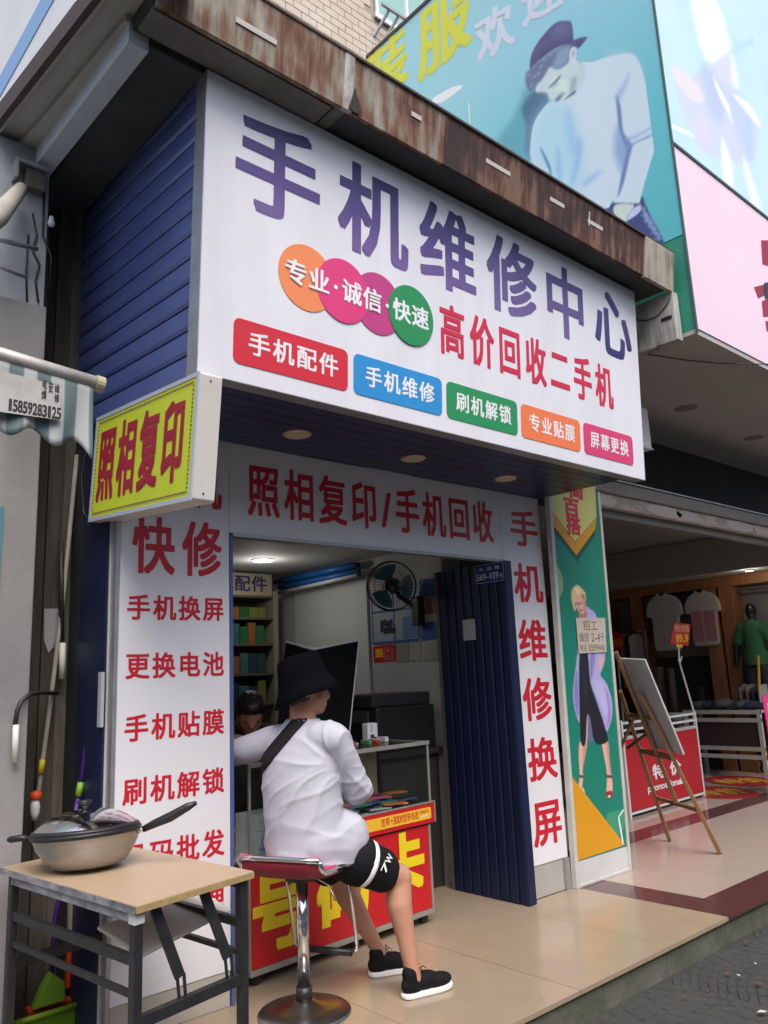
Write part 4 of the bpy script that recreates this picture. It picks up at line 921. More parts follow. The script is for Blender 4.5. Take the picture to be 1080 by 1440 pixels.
# desk, printer, monitor
dk = thing('desk', 'dark desk along the right wall carrying printer and screen', 'desk', (1.85,1.3,0))
MB().box((1.55,.68,.90), (2.16,2.2,.94)).build('top', mat('dark_laminate', (.04,.036,.032), .4), dk); MB().box((1.60,.72,.0), (2.15,2.15,.899)).build('body', mat('dark_cabinet', (.03,.028,.026), .6), dk)
pr = thing('printer', 'bulky black office printer on the desk', 'printer', (1.85,.9,.94))
MB().box((1.56,.70,.941), (2.12,1.20,1.24)).build('body', M_blk, pr, bevel=.015); MB().box((1.54,.72,1.241), (2.10,1.18,1.33)).build('scanner_lid', mat('grey_black', (.03,.03,.032), .4), pr, bevel=.012)
MB().box((1.545,.78,1.14), (1.5595,1.12,1.22)).build('control_panel', mat('grey_panel', (.07,.075,.08), .3), pr); MB().box((1.44,.80,.99), (1.5595,1.10,1.005)).build('paper_tray', M_blk, pr)
mo = thing('monitor', 'flat black computer screen on the desk behind the counter', 'screen', (1.75,1.4,.94))
MB().obox((1.70,1.26,1.10), (.16,.36,0), (.025,-.012,0), (0,0,.37)).build('screen', mat('dark_screen', (.012,.014,.018), .15), mo, bevel=.006); MB().box((1.80,1.42,.941), (1.84,1.46,1.12)).build('stand', M_blk, mo); MB().box((1.72,1.34,.9405), (1.92,1.54,.952)).build('foot', M_blk, mo)
c = onY(484,1028,.78); rb = thing('white_device', 'small white terminal with dark window at the back edge of the counter', 'terminal', c)
zt = 1.042
MB().obox((c.x-.03,.50,zt), (.085,.0,0), (0,.06,0), (0,0,.115)).build('shell', mat('white_plastic', (.7,.7,.7), .4), rb, bevel=.008); MB().obox((c.x-.01,.497,zt+.02), (.03,0,0), (0,.0025,0), (0,0,.025)).build('window', flat('dark_window', 50,60,90), rb)
MB().obox((c.x+.0,.4985,zt+.06), (.004,0,0), (0,.001,0), (0,0,.05)).build('slot', M_blk, rb)
# black folded board behind the customer
bo = thing('folding_board', 'black folding board with pale edges standing behind the hat', 'board', onY(450,1040,.95))
zb = 1.045
def sheet(pts, th_, nm, m): 
    P = [Vector(p) for p in pts]; n_ = (P[1]-P[0]).cross(P[2]-P[0]).normalized(); n_ = n_ if n_.dot(CAM-P[0]) > 0 else -n_
    k = len(P); vs = [p+n_*th_ for p in P]+P
    MB().add(vs, [tuple(range(k)), tuple(range(2*k-1,k-1,-1))]+[(j,(j+1)%k,(j+1)%k+k,j+k) for j in range(k)]).build(nm, m, bo)
P1, P2, P3 = onY(402,903,.50), onY(440,914,.36), onY(504,901,.50)
Q1, Q2, Q3 = [Vector((onY(x_, 1040, y_).x, y_, 1.043)) for x_, y_ in ((386,.5), (444,.36), (489,.5))]
M_bb = mat('black_board', (.006,.007,.008), .8, spec=.1); M_we = mat('white_board_edge', (.55,.55,.54), .6)
sheet([P1, P2, Q2, Q1], .004, 'panel', M_bb); sheet([P2, P3, Q3, Q2], .004, 'panel', M_bb)
for a, b in ((P1,P2), (P2,P3), (P3,Q3)): MB().tube([a+Vector((0,0,.004)), b+Vector((0,0,.004))], .008, 6).build('edge_strip', M_we, bo)

# ================================================================== STOOL AND PEOPLE
def cap_seg(mb, p, r0, q, r1, n=16):
    p, q = Vector(p), Vector(q); mb.tube([p, q], [r0, r1], n); mb.ball(p, r0, nu=n, nv=10); mb.ball(q, r1, nu=n, nv=10)
def chain(mb, pts):
    for (p, r), (q, s_) in zip(pts, pts[1:]): cap_seg(mb, p, r, q, s_)
def fuse(mb, name, m, parent, vox=.01, sm=6, disp=None, smf=.5):
    """all pieces of mb become one continuous skin"""
    me = bpy.data.meshes.new('tmp'); me.from_pydata(mb.v, [], mb.f); o = bpy.data.objects.new('tmp', me); COL.objects.link(o)
    r = o.modifiers.new('r', 'REMESH'); r.mode = 'VOXEL'; r.voxel_size = vox
    s_ = o.modifiers.new('s', 'SMOOTH'); s_.iterations = sm; s_.factor = smf
    dg = bpy.context.evaluated_depsgraph_get(); ev = o.evaluated_get(dg); em = bpy.data.meshes.new_from_object(ev)
    bpy.data.objects.remove(o); bpy.data.meshes.remove(me)
    if disp:
        nn = [v.normal.copy() for v in em.vertices]
        for v, n_ in zip(em.vertices, nn): v.co = v.co + n_*disp(v.co, n_)
        em.update()
    em.shade_smooth(); em.materials.clear(); em.materials.append(m); em.name = name
    ob = bpy.data.objects.new(name, em); COL.objects.link(ob); attach(ob, parent); return ob

SP = Vector((.186,-.32,0)); st = thing('bar_stool', 'chrome bar stool with pink padded seat under the customer', 'stool', SP)
MB().lathe([(0,0),(.205,0),(.208,.006),(.20,.014),(.12,.03),(.06,.042),(.045,.055),(0,.055)], SP, 48).build('base', mat('worn_base_chrome', (.42,.40,.38), .3, 1, col2=(.30,.28,.26), nscale=10), st, smooth=True)
MB().lathe([(.036,.05),(.036,.11)], SP, 24).build('collar', M_blk, st, smooth=True)
MB().lathe([(.028,.11),(.028,.56)], SP, 24).build('column', M_chrome, st, smooth=True)
MB().lathe([(.024,.05),(.024,.2)], SP, 24).build('gas_lift', M_alu, st, smooth=True)
FX, FYV = Vector((.90,.44,0)).normalized(), None; FYV = Vector((0,0,1)).cross(FX)
# seat: bent shell with low back, swept sideways
prof = [(-.205,.665),(-.19,.63),(-.16,.608),(-.08,.600),(.02,.596),(.10,.594),(.15,.586),(.185,.562)]
M_seat = mat('pink_leatherette', srgb(190,70,105), .4, col2=srgb(178,62,96), nscale=9); M_sund = mat('maroon_underside', srgb(132,28,46), .45)
def sweep(pr, half, dz0, dz1, nm, m, sm=True):
    vs, fs = [], []; k = len(pr)
    for sgn in (-1, -.5, 0, .5, 1):
        for dz in (dz0, dz1):
            for a, h in pr: vs.append(SP + FX*a + FYV*(half*sgn) + Vector((0,0,h+dz+.012*abs(sgn)**3)))
    n = 2*k
    for i in range(4):
        for j in range(k-1):
            fs.append((i*n+j, i*n+j+1, (i+1)*n+j+1, (i+1)*n+j)); fs.append((i*n+k+j, (i+1)*n+k+j, (i+1)*n+k+j+1, i*n+k+j+1))
        fs.append((i*n, (i+1)*n, (i+1)*n+k, i*n+k)); fs.append((i*n+k-1, i*n+2*k-1, (i+1)*n+2*k-1, (i+1)*n+k-1))
    for i in (0, 4):
        for j in range(k-1): fs.append((i*n+j, i*n+k+j, i*n+k+j+1, i*n+j+1))
    return MB().add(vs, fs).build(nm, m, st, smooth=sm)
sweep(prof, .195, .009, .024, 'cushion', M_seat); sweep(prof, .195, -.016, .008, 'shell', M_sund)
for sgn in (-1, 1):
    MB().tube([SP+FX*a+FYV*(.2*sgn)+Vector((0,0,h+.016)) for a, h in prof], .012, 8).build('rim', M_chrome, st, smooth=True)
MB().tube([SP+FX*prof[0][0]+FYV*(.2*t)+Vector((0,0,.682)) for t in (-1,-.5,0,.5,1)], .012, 8).build('rim', M_chrome, st, smooth=True)
MB().tube([SP+FX*prof[-1][0]+FYV*(.2*t)+Vector((0,0,.578)) for t in (-1,-.5,0,.5,1)], .012, 8).build('rim', M_chrome, st, smooth=True)
MB().lathe([(.075,.556),(.08,.574)], SP, 20).build('seat_plate', M_blkm, st)
ft = []
for sgn in (-1, 1):
    b_ = SP + FYV*(.165*sgn); MB().tube([b_+FX*.13+Vector((0,0,.575)), b_+FX*.17+Vector((0,0,.45)), b_+FX*.215+Vector((0,0,.24)), b_+FX*.225+FYV*(-.005*sgn)+Vector((0,0,.205)), b_+FX*.222+FYV*(-.03*sgn)+Vector((0,0,.19))], .0085, 8).build('footrest_bar', M_chrome, st, smooth=True)
MB().tube([SP+FX*.222+FYV*(.135*t)+Vector((0,0,.19)) for t in (-1,1)], .016, 10).build('footrest_pad', M_blk, st, smooth=True)
MB().tube([SP+FX*.05+FYV*(-.03)+Vector((0,0,.56)), SP+FX*.10+FYV*(-.09)+Vector((0,0,.51)), SP+FX*.12+FYV*(-.11)+Vector((0,0,.44))], .006, 8).build('lift_lever', M_chrome, st, smooth=True)

# ---- customer
M_skin = mat('warm_skin', srgb(196,148,122), .55, col2=srgb(170,118,94), nscale=7, namt=.9, bump=.05, bscale=150)
cu = thing('person', 'seated customer in black bucket hat, white shirt and black shorts', 'person', (SP.x, SP.y, 0))
V = lambda *a: Vector(a)
mb = MB()
hd_c = V(.272,-.285,1.408); fdir = V(.80,-.52,-.10).normalized()     # face direction
left = V(0,0,1).cross(fdir).normalized(); upd = fdir.cross(left).normalized()
Rm = Matrix((fdir, left, upd)).transposed()
H_ = lambda a, b, c: hd_c + Rm @ Vector((a, b, c))
mb.ball(hd_c+V(0,0,.02), .098, .078, .105, Rm, 20, 14)               # skull
mb.ball(H_(.028,0,-.05), .068, .060, .072, Rm, 18, 12)               # face and jaw
mb.ball(H_(.062,0,-.098), .030, .036, .024, Rm)                      # chin
mb.ball(H_(.098,0,-.035), .017, .013, .016, Rm); chain(mb, [(H_(.086,0,.0), .009), (H_(.104,0,-.032), .011)])   # nose
mb.ball(H_(.086,0,-.068), .014, .022, .008, Rm); mb.ball(H_(.084,0,-.080), .014, .020, .008, Rm)      # lips
for s_ in (-1, 1):
    mb.ball(H_(-.002, .079*s_, -.02), .017, .008, .030, Rm)          # ears
    mb.ball(H_(.052, .045*s_, -.045), .026, .020, .024, Rm)          # cheeks
chain(mb, [(H_(-.025,0,-.075), .060), (V(.245,-.275,1.25), .066), (V(.235,-.27,1.2), .075)])          # neck
# hidden body under the shirt
chain(mb, [(V(.235,-.27,1.16), .10), (V(.22,-.29,.95), .115), (V(.20,-.30,.76), .12)])
SR, ER, WR = V(.300,-.435,1.165), V(.440,-.425,.925), V(.50,-.15,.97)
SL, EL, WL = V(.185,-.095,1.155), V(.055,.165,1.085), V(.22,.34,1.075)
chain(mb, [(SR,.055), (ER,.046)]); chain(mb, [(ER,.045), (ER+(WR-ER)*.35,.047), (WR,.029)])
chain(mb, [(SL,.055), (EL,.045)]); chain(mb, [(EL,.044), (EL+(WL-EL)*.35,.046), (WL,.029)])
HR, KR, AR = V(.25,-.40,.70), V(.640,-.475,.500), V(.640,-.545,.105)
HL, KL2, AL = V(.22,-.20,.70), V(.525,-.175,.500), V(.715,-.215,.115)
for h_, k_, a_ in ((HR,KR,AR), (HL,KL2,AL)):
    chain(mb, [(h_,.098), (k_,.066)]); d_ = a_-k_; back = V(-.02,0,0)
    chain(mb, [(k_,.062), (k_+d_*.28+back, .062), (k_+d_*.62+back*.5, .045), (a_,.035), (a_+V(.01,0,-.05), .038)])
# hands: palm, four fingers and a thumb each, resting
def hand(mb, w_, dirv, side):
    d_ = Vector(dirv).normalized(); s_ = V(0,0,1).cross(d_).normalized()*side; u_ = d_.cross(s_)*side
    chain(mb, [(w_,.027), (w_+d_*.035,.026)]); pc_ = w_+d_*.062
    for k in range(4):
        b0 = w_+d_*.035+s_*(.026-.017*k); b1 = w_+d_*.088+s_*(.029-.019*k)
        chain(mb, [(b0,.014), (b1,.0105)]); L_ = (.066,.078,.072,.056)[k]
        chain(mb, [(b1,.0100), (b1+d_*L_*.5+V(0,0,-.010),.0092), (b1+d_*L_*.9+V(0,0,-.032),.0078)])
    t0 = w_+d_*.02+s_*.026; chain(mb, [(t0,.014), (t0+d_*.03+s_*.028,.0115), (t0+d_*.062+s_*.034+V(0,0,-.008),.0095)])
hand(mb, WR, (.2,.9,.05), 1); hand(mb, WL, (.8,.5,-.1), -1)
fuse(mb, 'body', M_skin, cu, vox=.0075, sm=5)
# shirt
def shirt_disp(p, n):
    lat = (p.y+.29)*.95-(p.x-.22)*.32                      # sideways across the back, left is positive
    def ridge(x): return (1-abs(sin(x)))**2
    wob = noise.noise(Vector((lat*5, p.z*5, p.x*4)))
    dx, dz = lat+.21, p.z-1.06; r = math.hypot(dx, dz); ph = math.atan2(-dz, dx)
    f = ridge(ph*5.2+wob*1.5)*.011*max(0, min(1, (r-.03)/.10))*max(0, 1-r/.62)          # drag lines out of the armpit
    g = ridge((p.z+.9*lat*lat+.10*lat)*24+wob*2.2)*.009*max(0, min(1, (.86-p.z)/.12))    # cloth bunching on the seat
    e = ridge((p.z*1.2+lat*.9)*21+wob*2.4+1)*.006*max(0, 1-abs(p.z-.95)/.16)
    h = noise.noise(Vector((p.x*16, p.y*16, p.z*9)))*.0025
    sl_ = ridge((p-SR).length*34+wob*2)*.005 if (p-ER).length < .14 else 0
    return f+g+e+h+sl_
mb = MB()
FXs, FLs = V(.95,.32,0).normalized(), V(-.32,.95,0).normalized()
def loft(mbx, rings, n=28):
    vs, fs = [], []
    for c, a, b in rings:
        for j in range(n): t = 2*pi*j/n; vs.append(Vector(c)+FXs*(a*cos(t))+FLs*(b*sin(t)))
    for i in range(len(rings)-1):
        for j in range(n): fs.append((i*n+j, i*n+(j+1)%n, (i+1)*n+(j+1)%n, (i+1)*n+j))
    fs.append(tuple(range(n-1,-1,-1))); fs.append(tuple((len(rings)-1)*n+j for j in range(n))); mbx.add(vs, fs)
loft(mb, [(V(.258,-.30,.60),.185,.205), (V(.248,-.30,.68),.190,.214), (V(.232,-.298,.76),.170,.200), (V(.220,-.292,.86),.155,.198), (V(.214,-.286,.96),.146,.198), (V(.218,-.28,1.05),.136,.196), (V(.228,-.275,1.12),.122,.192), (V(.238,-.27,1.18),.10,.165), (V(.243,-.27,1.225),.082,.115), (V(.250,-.273,1.262),.072,.082)])
chain(mb, [(SR+V(-.03,.06,.005),.085), (SR,.082), (SR+(ER-SR)*.55,.076), (ER+V(.005,0,-.005),.070)])
chain(mb, [(ER,.068), (ER+(WR-ER)*.28,.062)])
chain(mb, [(SL+V(.02,-.06,.0),.085), (SL,.078), (SL+(EL-SL)*.5,.068), (EL,.060)])
chain(mb, [(EL,.064), (EL+(WL-EL)*.35,.058)])
chain(mb, [(V(.25,-.35,.74),.150), (V(.37,-.385,.705),.135)]); chain(mb, [(V(.23,-.385,.70),.128), (V(.33,-.40,.685),.125)])
M_shirt = mat('white_cotton', (.47,.47,.53), .85, col2=(.44,.44,.50), nscale=4, bump=.12, bscale=300)
sht = fuse(mb, 'shirt', M_shirt, cu, vox=.0065, sm=14, disp=shirt_disp)
for v in sht.data.vertices: v.co.z = max(v.co.z, .618+.012*sin(v.co.x*40+v.co.y*30))
# shorts
mb = MB()
chain(mb, [(HR+V(.02,.02,-.02),.100), (HR+(KR-HR)*.45,.110), (HR+(KR-HR)*.74,.100)]); chain(mb, [(HL+V(0,0,-.02),.118), (HL+(KL2-HL)*.45,.110), (HL+(KL2-HL)*.72,.098)])
mb.ball(V(.22,-.30,.68), .14,.17,.09)
M_short = mat('black_sport_fabric', (.008,.008,.010), .8, spec=.2, bump=.1, bscale=200)
shs = fuse(mb, 'shorts', M_short, cu, vox=.009, sm=4, disp=lambda p, n: noise.noise(p*9)*.008)
# white side stripe and print on the near leg, following the thigh
th0, th1 = HR+V(0,0,-.02), HR+(KR-HR)*.74; dT = (th1-th0).normalized(); outv = (V(-.35,-1,.1) - dT*V(-.35,-1,.1).dot(dT)).normalized(); upT = outv.cross(dT).normalized(); upT = upT if upT.z > 0 else -upT
from mathutils.bvhtree import BVHTree
def on_skin(ob):
    me = ob.data; return BVHTree.FromPolygons([v.co[:] for v in me.vertices], [p.vertices[:] for p in me.polygons])
bv = on_skin(shs)
def wrap_strip(bvh, pts, wdir, half, off, nm, m, parent, n=3):
    vs, fs = [], []
    for p in pts:
        for j in range(n+1):
            q = Vector(p)+Vector(wdir)*(half*(2*j/n-1)); loc, nr, _, _ = bvh.find_nearest(q); vs.append(loc + nr*off)
    for i in range(len(pts)-1):
        for j in range(n): a_ = i*(n+1)+j; fs.append((a_, a_+1, a_+n+2, a_+n+1))
    o = MB().add(vs, fs).build(nm, m, parent, smooth=True); s_ = o.modifiers.new('solid', 'SOLIDIFY'); s_.thickness = .003; s_.offset = 1; return o
cen = th0+(th1-th0)*.72
ring_ = [cen + outv*(.13*cos(t)) + upT*(.13*sin(t)) for t in [radians(-70+8*k) for k in range(18)]]
wrap_strip(bv, ring_, dT, .011, .003, 'white_stripe', M_wprint, shs)
FTh = Frame(th0+(th1-th0)*.86+outv*.118, (dT*.2+upT).normalized(), (-dT+upT*.2).normalized())
text(FTh, shs, '7W', -.01, .075, -.012, .022, M_wprint, bold=.02, n0=.004)
# strap
bvs = on_skin([o for o in cu.children if o.name.startswith('shirt')][0])
vs, fs = [], []; N_ = 22
for k in range(N_+1):
    t = k/N_; px_, py_ = 429-75*t, 1005+81*t+10*t*t
    for e in (-1, -.33, .33, 1):
        d_ = ray(px_+5.6*e, py_+5.0*e); hit = bvs.ray_cast(CAM, d_)
        if hit[0] is None: hit = bvs.find_nearest(CAM+d_*((V(.2,-.3,1.1)-CAM).dot(fw)/d_.dot(fw)))
        vs.append(hit[0]+hit[1]*.006)
for k in range(N_):
    for e in range(3): a_ = k*4+e; fs.append((a_, a_+1, a_+5, a_+4))
o = MB().add(vs, fs).build('shoulder_strap', mat('dark_webbing', (.016,.013,.015), .8, spec=.2), cu, smooth=True); s_ = o.modifiers.new('solid', 'SOLIDIFY'); s_.thickness = .004; s_.offset = 0
# bucket hat
hc = H_(-.030, 0, .050); ha = (upd - fdir*.36).normalized()
hat = MB().lathe([(0,.112),(.05,.110),(.084,.102),(.098,.085),(.108,.02),(.115,-.015),(.132,-.050),(.150,-.085),(.147,-.089),(.124,-.053),(.108,-.015),(.10,.02),(.085,.078),(0,.10)], hc, 72, axis=ha, sx=1.22, sy=1.10)
hat.v = [tuple(Vector(v)+Vector((0,0,-.035))*max(0,-(Vector(v)-hc).dot(fdir))/.14*(1 if (Vector(v)-hc).dot(ha) < 0 else 0)) for v in hat.v]
hat.v = [tuple(Vector(v)*1.0 + (Vector(v)-hc).normalized()*noise.noise(Vector(v)*9)*.005) for v in hat.v]
hat.build('bucket_hat', mat('black_felt', (.0035,.004,.0055), .95, spec=.05, bump=.15, bscale=200), cu, smooth=True)
mb = MB(); mb.ball(H_(-.03,0,-.01), .088, .082, .085, Rm, 20, 12); mb.ball(H_(-.055,0,-.06), .04,.062,.05, Rm); fuse(mb, 'hair', mat('black_hair', (.012,.010,.009), .5), cu, vox=.008, sm=4)
M_eye = mat('eye', (.03,.02,.018), .2)
for s_ in (-1, 1): MB().ball(H_(.083,.032*s_,.0), .008,.012,.006, Rm).build('eye', M_eye, cu, smooth=True); MB().tube([H_(.085,.018*s_,.016), H_(.082,.048*s_,.014)], .004, 6).build('eyebrow', MATS['black_hair'], cu)
# shoes
M_shoe = mat('black_mesh_upper', (.007,.007,.008), .8, spec=.2, bump=.2, bscale=400); M_sole = mat('white_sole', (.78,.78,.78), .5)
def shoe(heel, toe, lift):
    heel, toe = Vector(heel), Vector(toe); d_ = (toe-heel).normalized(); s_ = V(0,0,1).cross(d_).normalized()
    outl = [(0,.0),(.02,.032),(.08,.038),(.16,.044),(.22,.046),(.262,.034),(.28,.0)]
    L_ = (toe-heel).length; sc = L_/.28; ring_ = [(a*sc,b) for a, b in outl]+[(a*sc,-b) for a, b in outl[-2:0:-1]]; ring_ = smoothpoly(ring_, 3)
    grp = []
    vs, fs = [], []; K = len(ring_)
    for z, e in ((0,.94),(.004,.99),(.015,1.0),(.022,.98)):
        for a, b in ring_: vs.append(heel + d_*((a-L_/2)*e+L_/2) + s_*b*e + V(0,0,z+.012*max(0,a/L_-.7)))
    for i in range(3):
        for j in range(K): fs.append((i*K+j, i*K+(j+1)%K, (i+1)*K+(j+1)%K, (i+1)*K+j))
    fs.append(tuple(range(K-1,-1,-1))); fs.append(tuple(3*K+j for j in range(K)))
    so_ = MB().add(vs, fs).build('shoe_sole', M_sole, cu, smooth=False)
    mb = MB(); R_ = Matrix((d_, s_, V(0,0,1))).transposed()
    mb.ball(heel+d_*.06*sc+V(0,0,.05), .058,.036,.045, R_, 18, 12); mb.ball(heel+d_*.20*sc+V(0,0,.042), .078,.042,.034, R_, 18, 12); mb.ball(heel+d_*.13*sc+V(0,0,.055), .075,.038,.042, R_, 18, 12)
    chain(mb, [(heel+d_*.055*sc+V(0,0,.06),.036), (heel+d_*.048*sc+V(0,0,.098),.037)])
    up_ = fuse(mb, 'shoe', M_shoe, cu, vox=.006, sm=4)
    for k in range(4):
        c = heel+d_*(.115+.024*k)*sc+V(0,0,.103-.009*k); MB().tube([c-s_*.024+V(0,0,-.008), c, c+s_*.024+V(0,0,-.008)], .0026, 5).build('lace', M_blk, up_)
    mb = MB(); c = heel+d_*.10*sc+V(0,0,.108); mb.tube([c, c+d_*.012+s_*.02+V(0,0,.018), c+d_*.02+s_*.03+V(0,0,.006)], .0025, 5); mb.tube([c, c+d_*.012-s_*.018+V(0,0,.016), c+d_*.024-s_*.026+V(0,0,.004)], .0025, 5); mb.build('lace', M_blk, up_)
shoe((.575,-.535,.002), (.845,-.590,.002), 0); shoe((.655,-.205,.002), (.90,-.30,.002), 0)

# ---- shop keeper bending over the counter
kc = onY(352,1003,.80); ke = thing('person', 'dark haired shopkeeper bending over behind the glass counter', 'person', (kc.x+.02,.95,0))
mb = MB(); f2 = V(-.35,-.75,-.50).normalized(); l2 = V(0,0,1).cross(f2).normalized(); u2 = f2.cross(l2).normalized(); R2 = Matrix((f2,l2,u2)).transposed(); K_ = lambda a,b,c: kc + R2 @ Vector((a,b,c))
mb.ball(kc, .098,.078,.11, R2, 20, 14); mb.ball(K_(.03,0,-.055), .066,.058,.07, R2); mb.ball(K_(.062,0,-.1), .03,.036,.024, R2); chain(mb, [(K_(.088,0,.0),.009), (K_(.104,0,-.035),.012)]); mb.ball(K_(.085,0,-.072), .014,.022,.008, R2); mb.ball(K_(.083,0,-.084), .014,.02,.008, R2)
for s_ in (-1,1): mb.ball(K_(-.002,.079*s_,-.02), .017,.008,.03, R2); mb.ball(K_(.05,.045*s_,-.045), .026,.02,.024, R2)
nb = V(kc.x+.07, 1.0, 1.16); chain(mb, [(K_(-.03,0,-.07),.058), (nb,.068)])
chain(mb, [(nb+V(0,.02,-.05),.11), (V(kc.x+.09,1.08,.9),.13), (V(kc.x+.1,1.1,.75),.13)])
sR, eR, wR = V(kc.x-.12,.97,1.10), V(kc.x-.17,.84,1.12), V(kc.x-.06,.50,1.075); sL, eL, wL = V(kc.x+.26,.99,1.10), V(kc.x+.30,.82,1.11), V(kc.x+.18,.50,1.075)
for a_, b_, c_ in ((sR,eR,wR), (sL,eL,wL)): chain(mb, [(a_,.055),(b_,.046)]); chain(mb, [(b_,.044),(b_+(c_-b_)*.4,.044),(c_,.029)])
hand(mb, wR, (.4,-.8,-.1), 1); hand(mb, wL, (-.4,-.8,-.1), -1)
for s_ in (-1,1): chain(mb, [(V(kc.x+.1+.1*s_,1.1,.78),.10), (V(kc.x+.1+.11*s_,1.1,.45),.07), (V(kc.x+.1+.11*s_,1.12,.08),.045), (V(kc.x+.1+.12*s_,1.05,.04),.04)])
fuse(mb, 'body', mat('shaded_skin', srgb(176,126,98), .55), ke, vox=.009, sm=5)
mb = MB(); chain(mb, [(nb+V(0,.02,-.06),.125), (V(kc.x+.09,1.08,.9),.16), (V(kc.x+.1,1.1,.76),.165)]); chain(mb, [(sR,.08),(nb+V(0,0,-.06),.1),(sL,.08)]); chain(mb, [(sR,.075),(sR+(eR-sR)*.8,.066)]); chain(mb, [(sL,.075),(sL+(eL-sL)*.8,.066)])
fuse(mb, 'shirt', mat('dark_cloth', (.035,.033,.035), .85), ke, vox=.01, sm=5, disp=lambda p, n: noise.noise(p*8)*.008)
mb = MB()
for s_ in (-1,1): chain(mb, [(V(kc.x+.1+.1*s_,1.1,.76),.125), (V(kc.x+.1+.11*s_,1.1,.45),.09), (V(kc.x+.1+.11*s_,1.12,.1),.07)])
fuse(mb, 'trousers', mat('dark_denim', (.02,.024,.035), .85), ke, vox=.012, sm=4)
mb = MB(); mb.ball(K_(-.02,0,.03), .104,.092,.10, R2, 20, 14); mb.ball(K_(.05,0,.075), .055,.07,.045, R2); mb.ball(K_(-.06,0,-.03), .05,.07,.06, R2)
fuse(mb, 'hair', MATS['black_hair'], ke, vox=.008, sm=3, disp=lambda p, n: noise.noise(p*30)*.008)
for s_ in (-1,1): MB().ball(K_(.083,.032*s_,-.005), .008,.012,.006, R2).build('eye', M_eye, ke, smooth=True)

# ================================================================== NEIGHBOUR SHOP ON THE RIGHT
# tall poster board
pb = thing('poster_board', 'tall green fashion poster board in white frame beside the entrance', 'poster board', (2.97,-.04,0))
L0, L1, PH = 2.618, 3.292, 2.80
M_frm = mat('white_frame_metal', (.60,.60,.56), .45, col2=(.50,.50,.46), nscale=8)
for a, b, c, d_ in ((L0,0,L0+.035,PH), (L1-.03,0,L1,PH), (L0+.036,0,L1-.031,.02)): MB().fbox(FP, a, b, c, d_, -.03, .012).build('frame', M_frm, pb, bevel=.003)
MB().fbox(FP, L0+.036, .021, L1-.031, .165, -.02, .004).build('white_base', mat('white_board', (.62,.63,.63), .5, col2=(.54,.55,.55), nscale=5), pb)
M_grn = mat('green_print', srgb(28,132,108), .45, col2=srgb(24,124,104), nscale=3)
MB().fbox(FP, L0+.036, .166, L1-.031, PH, -.02, .004).build('green_sheet', M_grn, pb)
def fbb_(fr, pts): q = [fr.uv(*p) for p in pts]; return (min(a for a, b in q), min(b for a, b in q)), (max(a for a, b in q), max(b for a, b in q))
cl_ = lambda pts: [(max(L0+.037, min(L1-.032, u)), v) for u, v in pts]
def pp(name, pts, m, n0, smooth=True):
    q = pxpoly(FP, pts); q = smoothpoly(q, 3) if smooth else q
    return MB().prism(FP, cl_(q), .0041, .0041+(n0-.004)*.3).build(name, m, pb)
pp('orange_corner', [(801,1092),(878,1188),(806,1212)], flat('orange_print',214,150,20), .0075, False)
pp('orange_chevron', [(767,718),(808,764),(838,728),(836,745),(810,781),(769,737)], flat('orange_print',214,150,20), .0065, False)
pp('chevron_shadow', [(769,737),(810,781),(836,745),(837,752),(811,790),(770,748)], flat('deep_green_print',16,84,70), .0055, False)
pp('lime_top', [(765,690),(836,680),(838,727),(808,762),(767,717)], flat('lime_print',206,202,120), .0075, False)
for k, (ch, p, q) in enumerate((('百',(793,726),(812,703)), ('搭',(797,751),(814,729)), ('简',(800,700),(818,682)))):
    (u0, v0), (u1, v1) = FP.uv(*p), FP.uv(*q); text(FP, pb, ch, u0, u1, v0, v1, M_redp, bold=.04, fill=1, n0=.009)
u, v = FP.uv(778,818); MB().prism(FP, cl_(circle(u-.03, v, .14)), .005, .006).build('pale_disc', flat('pale_green_print',140,172,120), pb)
u, v = FP.uv(866,1150); MB().prism(FP, cl_(circle(u, v, .12)), .0041, .0044).build('green_disc', flat('mid_green_print',60,150,116), pb)
mb = MB()
(u0, v0), (u1, v1), (u2, v2) = FP.uv(868,1150), FP.uv(875,1187), FP.uv(877,1138)
mb.prism(FP, [(u0,v0),(u0+.018,v0),(u1+.01,v1),(u1-.008,v1)], .006, .007); mb.prism(FP, [(u0,v0+.004),(u0+.018,v0+.004),(u2,v2),(u2-.02,v2)], .006, .007); mb.build('white_tick', M_wprint, pb)
